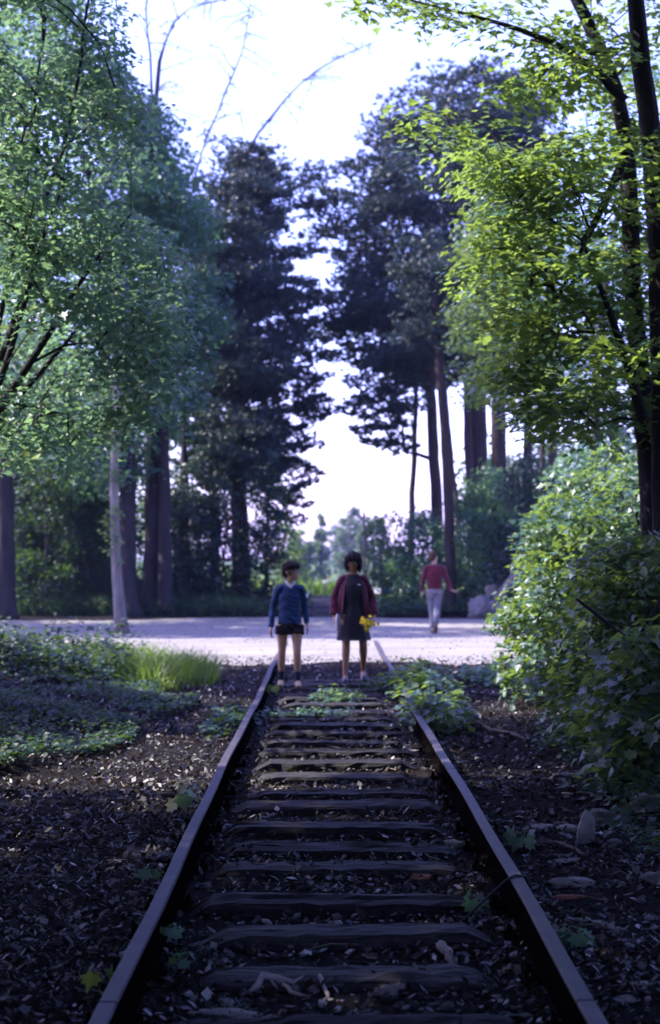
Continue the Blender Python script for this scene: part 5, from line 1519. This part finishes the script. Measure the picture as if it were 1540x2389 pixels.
gl.add(*tube([hc + hr @ (np.array([-.045, -.44, .02]) * hh), hc + hr @ (np.array([.045, -.44, .02]) * hh)], .0026, 5))
tag(gl.build('glasses', M_frame, boy), 'thin metal-framed glasses', None) if False else gl.build('glasses', M_frame, boy)

# ---- woman
H = 1.62
q = P(824, 1592, 17.9)
gz = .055
wom = thing('person', 'woman in a dark dress and burgundy cardigan carrying yellow flowers', 'person', (q[0], 17.9, gz))
hr = rotx(math.radians(14)) @ rotz(math.radians(-6))
hh = H / 7.1
J = dict(hipL=(.058, .01, .51), hipR=(-.058, -.01, .51), kneeL=(.078, -.01, .285), kneeR=(-.055, -.04, .285), ankL=(.082, .10, .075), ankR=(-.062, -.06, .05), toeL=(.085, .03, .03), toeR=(-.068, -.145, .022),
         neck=(0, 0, .825), head=(0, -.018, .925), shL=(.088, 0, .785), shR=(-.088, 0, .785), elbL=(.148, .02, .635), elbR=(-.145, .02, .635), wriL=(.165, -.05, .500), wriR=(-.150, -.06, .495),
         handL=((-.25, -.55, -.85), (-1, .2, 0), (0, -1, .3)), handR=((.22, -.55, -.85), (1, .2, 0), (0, -1, .3)), curl=.6)
body(H, J, hr, M_skin_woman, wom, voxel=.0085, head_h=hh, thin=.94, grips=(True, True))
G = lambda k: np.asarray(J[k]) * H
shell([(0, 0, .822 * H, .060, .055), (0, 0, .800 * H, .125, .080), (0, -.004, .74 * H, .150, .118), (0, -.004, .69 * H, .148, .122), (0, 0, .60 * H, .135, .108), (0, 0, .52 * H, .160, .128), (0, 0, .43 * H, .182, .145), (0, 0, .315 * H, .215, .165)], M_dress, 'dress', wom, folds=.035, nf=7, seed=2)
# open cardigan: back and sides, its fronts hanging apart, wide sleeves
cg = shell([(0, .01, .825 * H, .075, .068), (0, .01, .800 * H, .140, .090), (0, .005, .74 * H, .172, .128), (0, .005, .66 * H, .190, .142), (0, .01, .57 * H, .212, .150), (0, .01, .485 * H, .235, .160)], M_burg, 'cardigan', wom, a0=math.radians(-52), a1=math.radians(232), folds=.03, nf=8, seed=5, thick=.008)
for s in 'LR':
    mb = MB()
    sh, el, wr = G('sh' + s), G('elb' + s), G('wri' + s)
    limb(mb, [sh * (.6, 1, 1.01), sh, sh + .5 * (el - sh), el, el + .5 * (wr - el), wr - .10 * (wr - el)], np.array([.032, .033, .033, .035, .035, .033]) * H, 14)
    remeshed('sleeve', mb, .008, M_burg, cg, 3, .005)
for s in 'LR':
    an = G('ank' + s)
    shoe(wom, an + (0, 0, .005), .04 if s == 'L' else -.05, .215, M_shoe_dark, H, toe_down=.45 if s == 'L' else 0.0)
hc = G('head')
parts = [(hc + hr @ np.array([0, .06, .14]) * hh, np.array([.40, .45, .40]) * hh, hr), (hc + hr @ np.array([0, .20, -.10]) * hh, np.array([.39, .28, .40]) * hh, hr), (hc + hr @ np.array([0, -.24, .32]) * hh, np.array([.33, .22, .16]) * hh, hr)]
for s in (-1, 1): parts.append((hc + hr @ np.array([s * .34, .02, -.12]) * hh, np.array([.13, .26, .40]) * hh, hr))
hair_cap('hair', parts, M_hair, wom, lump=.009, seed=4)
face_parts(hc, hh, hr, wom, M_lip)
V, F = ellipsoid((.075, -.118, .745 * H), (.020, .006, .009), 10, 6); MB().add(V, F).build('brooch', M_shirt, wom, smooth=True)
# light neckline of the blouse
a = np.linspace(-2.9, -.25, 14)
MB().add(*tube([(.066 * math.cos(t_), .062 * math.sin(t_) - .004, .825 * H + .012 * math.cos(t_) ** 2) for t_ in a], .009, 6)).build('neckline', M_skin_woman, wom, smooth=True)
wl_ = np.asarray(wom.location)
# flask in her right hand
hp = G('wriR') + np.array([.22, -.55, -.85]) / 1.04 * .085 + np.array([.03, -.02, .0])
fl = thing('flask', 'dull metal flask held by the woman in the cardigan', 'flask', wl_ + hp - (0, 0, .09))
MB().add(*tube([(0, 0, 0), (0, 0, .01), (0, 0, .155), (0, 0, .16)], [.026, .029, .029, .026], 16)).build('cup', M_steel, fl, smooth=False)
MB().add(*tube([(0, 0, .16), (0, 0, .195), (0, 0, .20)], [.024, .024, .019], 16)).build('lid', M_steel, fl)
# bunch of yellow flowers in her left hand
hp = G('wriL') + np.array([-.25, -.55, -.85]) / 1.04 * .085 + np.array([-.03, -.02, 0])
bq = thing('bouquet', 'bunch of yellow flowers held by the woman in the cardigan', 'flowers', wl_ + hp)
r = np.random.default_rng(77)
pet = make_mesh('flower', np.concatenate([[(0, 0, .004)], [(.024 * math.cos(k * 6.283 / 16) * (1 if k % 2 == 0 else .6), .024 * math.sin(k * 6.283 / 16) * (1 if k % 2 == 0 else .6), .010 if k % 2 == 0 else .004) for k in range(16)], [(0, 0, -.006)]]), [(0, 1 + k, 1 + (k + 1) % 16) for k in range(16)] + [(17, 1 + (k + 1) % 16, 1 + k) for k in range(16)])
pet.materials.append(M_petal)
for k in range(26):
    d = np.array([r.normal() * .6 - .45, -abs(r.normal()) * .4 - .8, r.normal() * .5 + .05]); d /= np.linalg.norm(d)
    e = d * (.06 + .10 * r.random())
    MB().add(*tube([(0, 0, .05 * r.normal()), e * .5 + (0, 0, .01), e], .0022, 4)).build('flower_stem', M_grass_stem, bq)
    o = link('flower', pet, bq, loc=e)
    o.rotation_euler = Vector(d).to_track_quat('Z', 'Y').to_euler(); o.scale = (1.05 + .5 * r.random(),) * 3

# ---- man walking away
H = 1.72
Ym = 30.2
q = P(1014, 1470, Ym)
gz = float(ground_z(q[0], Ym)) + .02
man = thing('person', 'man in a wine-red sweater and grey trousers walking away along the road', 'person', (q[0], Ym, gz), rotz=math.pi)
# front is -Y in his own frame, turned round: his left (+X here) shows on the left of the picture
hr = rotz(math.radians(-48))
hh = H / 7.4
J = dict(hipL=(.052, 0, .52), hipR=(-.052, 0, .52), kneeL=(.030, -.03, .285), kneeR=(-.030, .015, .285), ankL=(.020, .0, .055), ankR=(.000, .15, .10), toeL=(.02, -.085, .022), toeR=(.00, .075, .035),
         neck=(0, -.01, .825), head=(.010, -.022, .930), shL=(.104, 0, .79), shR=(-.104, 0, .79), elbL=(.140, .01, .640), elbR=(-.150, .03, .645), wriL=(.160, -.03, .50), wriR=(-.205, .05, .52),
         handL=((.05, -.1, -1), (-1, .1, 0), (0, -1, 0)), handR=((-.95, .05, -.22), (0, .2, -1), (0, -1, 0)), curl=.6)
body(H, J, hr, M_skin_man, man, voxel=.010, head_h=hh, male=1.08)
G = lambda k: np.asarray(J[k]) * H
mb = MB()
limb(mb, np.array([(0, 0, .525), (0, 0, .545), (0, 0, .60), (0, .002, .70), (0, .0, .78), (0, -.005, .822)]) * H, np.array([(.074, .058), (.088, .070), (.088, .068), (.102, .074), (.094, .062), (.046, .045)]) * H, 20, ref=(1, 0, 0))
for s in 'LR':
    sh, el, wr = G('sh' + s), G('elb' + s), G('wri' + s)
    limb(mb, [sh * (.45, 1, 1.012), sh, sh + .45 * (el - sh), el, el + .5 * (wr - el), wr - .04 * (wr - el)], np.array([.037, .037, .034, .031, .027, .021]) * H, 14)
remeshed('sweater', mb, .009, M_red, man, 3, .006)
mb = MB()
limb(mb, np.array([(0, 0, .465), (0, 0, .50), (0, 0, .545)]) * H, np.array([(.084, .064), (.090, .072), (.080, .062)]) * H, 18, ref=(1, 0, 0))
for s in 'LR':
    hp, kn, an = G('hip' + s), G('knee' + s), G('ank' + s)
    limb(mb, [hp, hp + .4 * (kn - hp), kn, kn + .45 * (an - kn), an + .05 * (kn - an)], np.array([.056, .052, .043, .040, .037]) * H, 16)
remeshed('trousers', mb, .009, M_grey, man, 2, .006)
for s in 'LR':
    shoe(man, G('ank' + s) + (0, 0, .0), 0.05, .26, M_shoe_brown, H, toe_down=.0 if s == 'L' else .75)
hc = G('head')
hair_cap('hair', [(hc + hr @ np.array([0, .11, .18]) * hh, np.array([.385, .44, .38]) * hh, hr), (hc + hr @ np.array([0, .25, -.06]) * hh, np.array([.29, .22, .28]) * hh, hr)], M_hair_brown, man, lump=.005, seed=6)
face_parts(hc, hh, hr, man, M_lip)
mb = MB(); mb.add(*tube([G('neck') + (0, .0, -.02), G('neck') + (0, -.004, .022)], [(.068), (.060)], 16)).build('collar', M_red, man, smooth=True)

# ---- small people far down the line
def far_person(label, px, Y, H, top, legs, hair, seated=False, yaw=0.0, base=None):
    q = P(px, 1380, Y); gz = float(ground_z(q[0], Y))
    root = thing('person', label, 'person', (q[0], Y, gz), rotz=yaw)
    hh = H / 7.3
    if not seated:
        J = dict(hipL=(.055, 0, .51), hipR=(-.055, 0, .51), kneeL=(.058, -.04, .285), kneeR=(-.055, .02, .285), ankL=(.06, -.03, .05), ankR=(-.055, .09, .06), toeL=(.06, -.11, .02), toeR=(-.055, .03, .02),
                 neck=(0, 0, .825), head=(0, -.012, .93), shL=(.112, 0, .79), shR=(-.112, 0, .79), elbL=(.15, .02, .64), elbR=(-.15, -.01, .64), wriL=(.16, -.04, .50), wriR=(-.16, -.06, .50),
                 handL=((0, -.2, -1), (-1, 0, 0), (0, -1, 0)), handR=((0, -.2, -1), (1, 0, 0), (0, -1, 0)), curl=.5)
    else:
        J = dict(hipL=(.055, .02, .07), hipR=(-.055, .02, .07), kneeL=(.09, -.20, .20), kneeR=(-.09, -.20, .20), ankL=(.08, -.32, .04), ankR=(-.08, -.32, .04), toeL=(.085, -.39, .02), toeR=(-.085, -.39, .02),
                 neck=(0, -.05, .385), head=(0, -.09, .485), shL=(.112, -.05, .35), shR=(-.112, -.05, .35), elbL=(.16, -.12, .23), elbR=(-.16, -.12, .23), wriL=(.09, -.22, .24), wriR=(-.09, -.22, .24),
                 handL=((-.8, -.4, -.2), (0, 0, -1), (0, -1, 0)), handR=((.8, -.4, -.2), (0, 0, -1), (0, -1, 0)), curl=.8)
    body(H, J, np.eye(3), M_skin_man, root, voxel=.022, head_h=hh)
    G = lambda k: np.asarray(J[k]) * H
    pel = .5 * (G('hipL') + G('hipR')); nk = G('neck')
    mb = MB()
    limb(mb, [pel, .6 * pel + .4 * nk, .25 * pel + .75 * nk, nk - (0, 0, .015)], np.array([(.092, .070), (.085, .065), (.108, .073), (.05, .045)]) * H, 16, ref=(1, 0, 0))
    for s in 'LR':
        limb(mb, [.5 * (nk + G('sh' + s)), G('sh' + s), G('elb' + s), .3 * G('elb' + s) + .7 * G('wri' + s)], np.array([.04, .042, .034, .026]) * H, 12)
    remeshed('shirt', mb, .016, top, root, 2)
    mb = MB()
    limb(mb, [pel - (0, 0, .05 * H), pel, pel + (0, 0, .03 * H)], np.array([(.085, .065), (.092, .072), (.085, .065)]) * H, 14, ref=(1, 0, 0))
    for s in 'LR': limb(mb, [G('hip' + s), G('knee' + s), G('ank' + s)], np.array([.057, .045, .036]) * H, 12)
    remeshed('trousers', mb, .016, legs, root, 2)
    hc = G('head')
    hair_cap('hair', [(hc + np.array([0, .08, .14]) * hh, np.array([.38, .44, .38]) * hh, np.eye(3))], hair, root, voxel=.02)
    return root
far_person('distant person in a white shirt on the sunny meadow', 768, 108, 1.72, M_shirt, M_grey, M_hair_brown)
far_person('distant dark-haired person in pale clothes beside the one in white', 756, 102, 1.55, M_shirt, M_shoe_tan, M_hair, yaw=2.6)
far_person('person in blue sitting in the herbs beside the line', 896, 47, 1.65, knit('sky_blue_wool', (.06, .17, .32)), M_shorts, M_hair, seated=True, yaw=1.2)

# ---------------------------------------------------------------- the hazy air
hv, hf = boxv((0, 720, 14), (1840, 1600, 40))
hz = link('haze', make_mesh('haze', hv, hf), None)
m = bpy.data.materials.new('haze'); m.use_nodes = True
m.node_tree.nodes.remove(m.node_tree.nodes['Principled BSDF'])
pv = m.node_tree.nodes.new('ShaderNodeVolumePrincipled')
pv.inputs['Color'].default_value = (.40, .48, 1.0, 1)
pv.inputs['Density'].default_value = 0.00033
pv.inputs['Anisotropy'].default_value = 0.3
m.node_tree.links.new(pv.outputs[0], m.node_tree.nodes['Material Output'].inputs['Volume'])
hz.data.materials.append(m)
hz['kind'] = 'stuff'; hz['label'] = 'thin pale blue haze filling the air'; hz['category'] = 'haze'
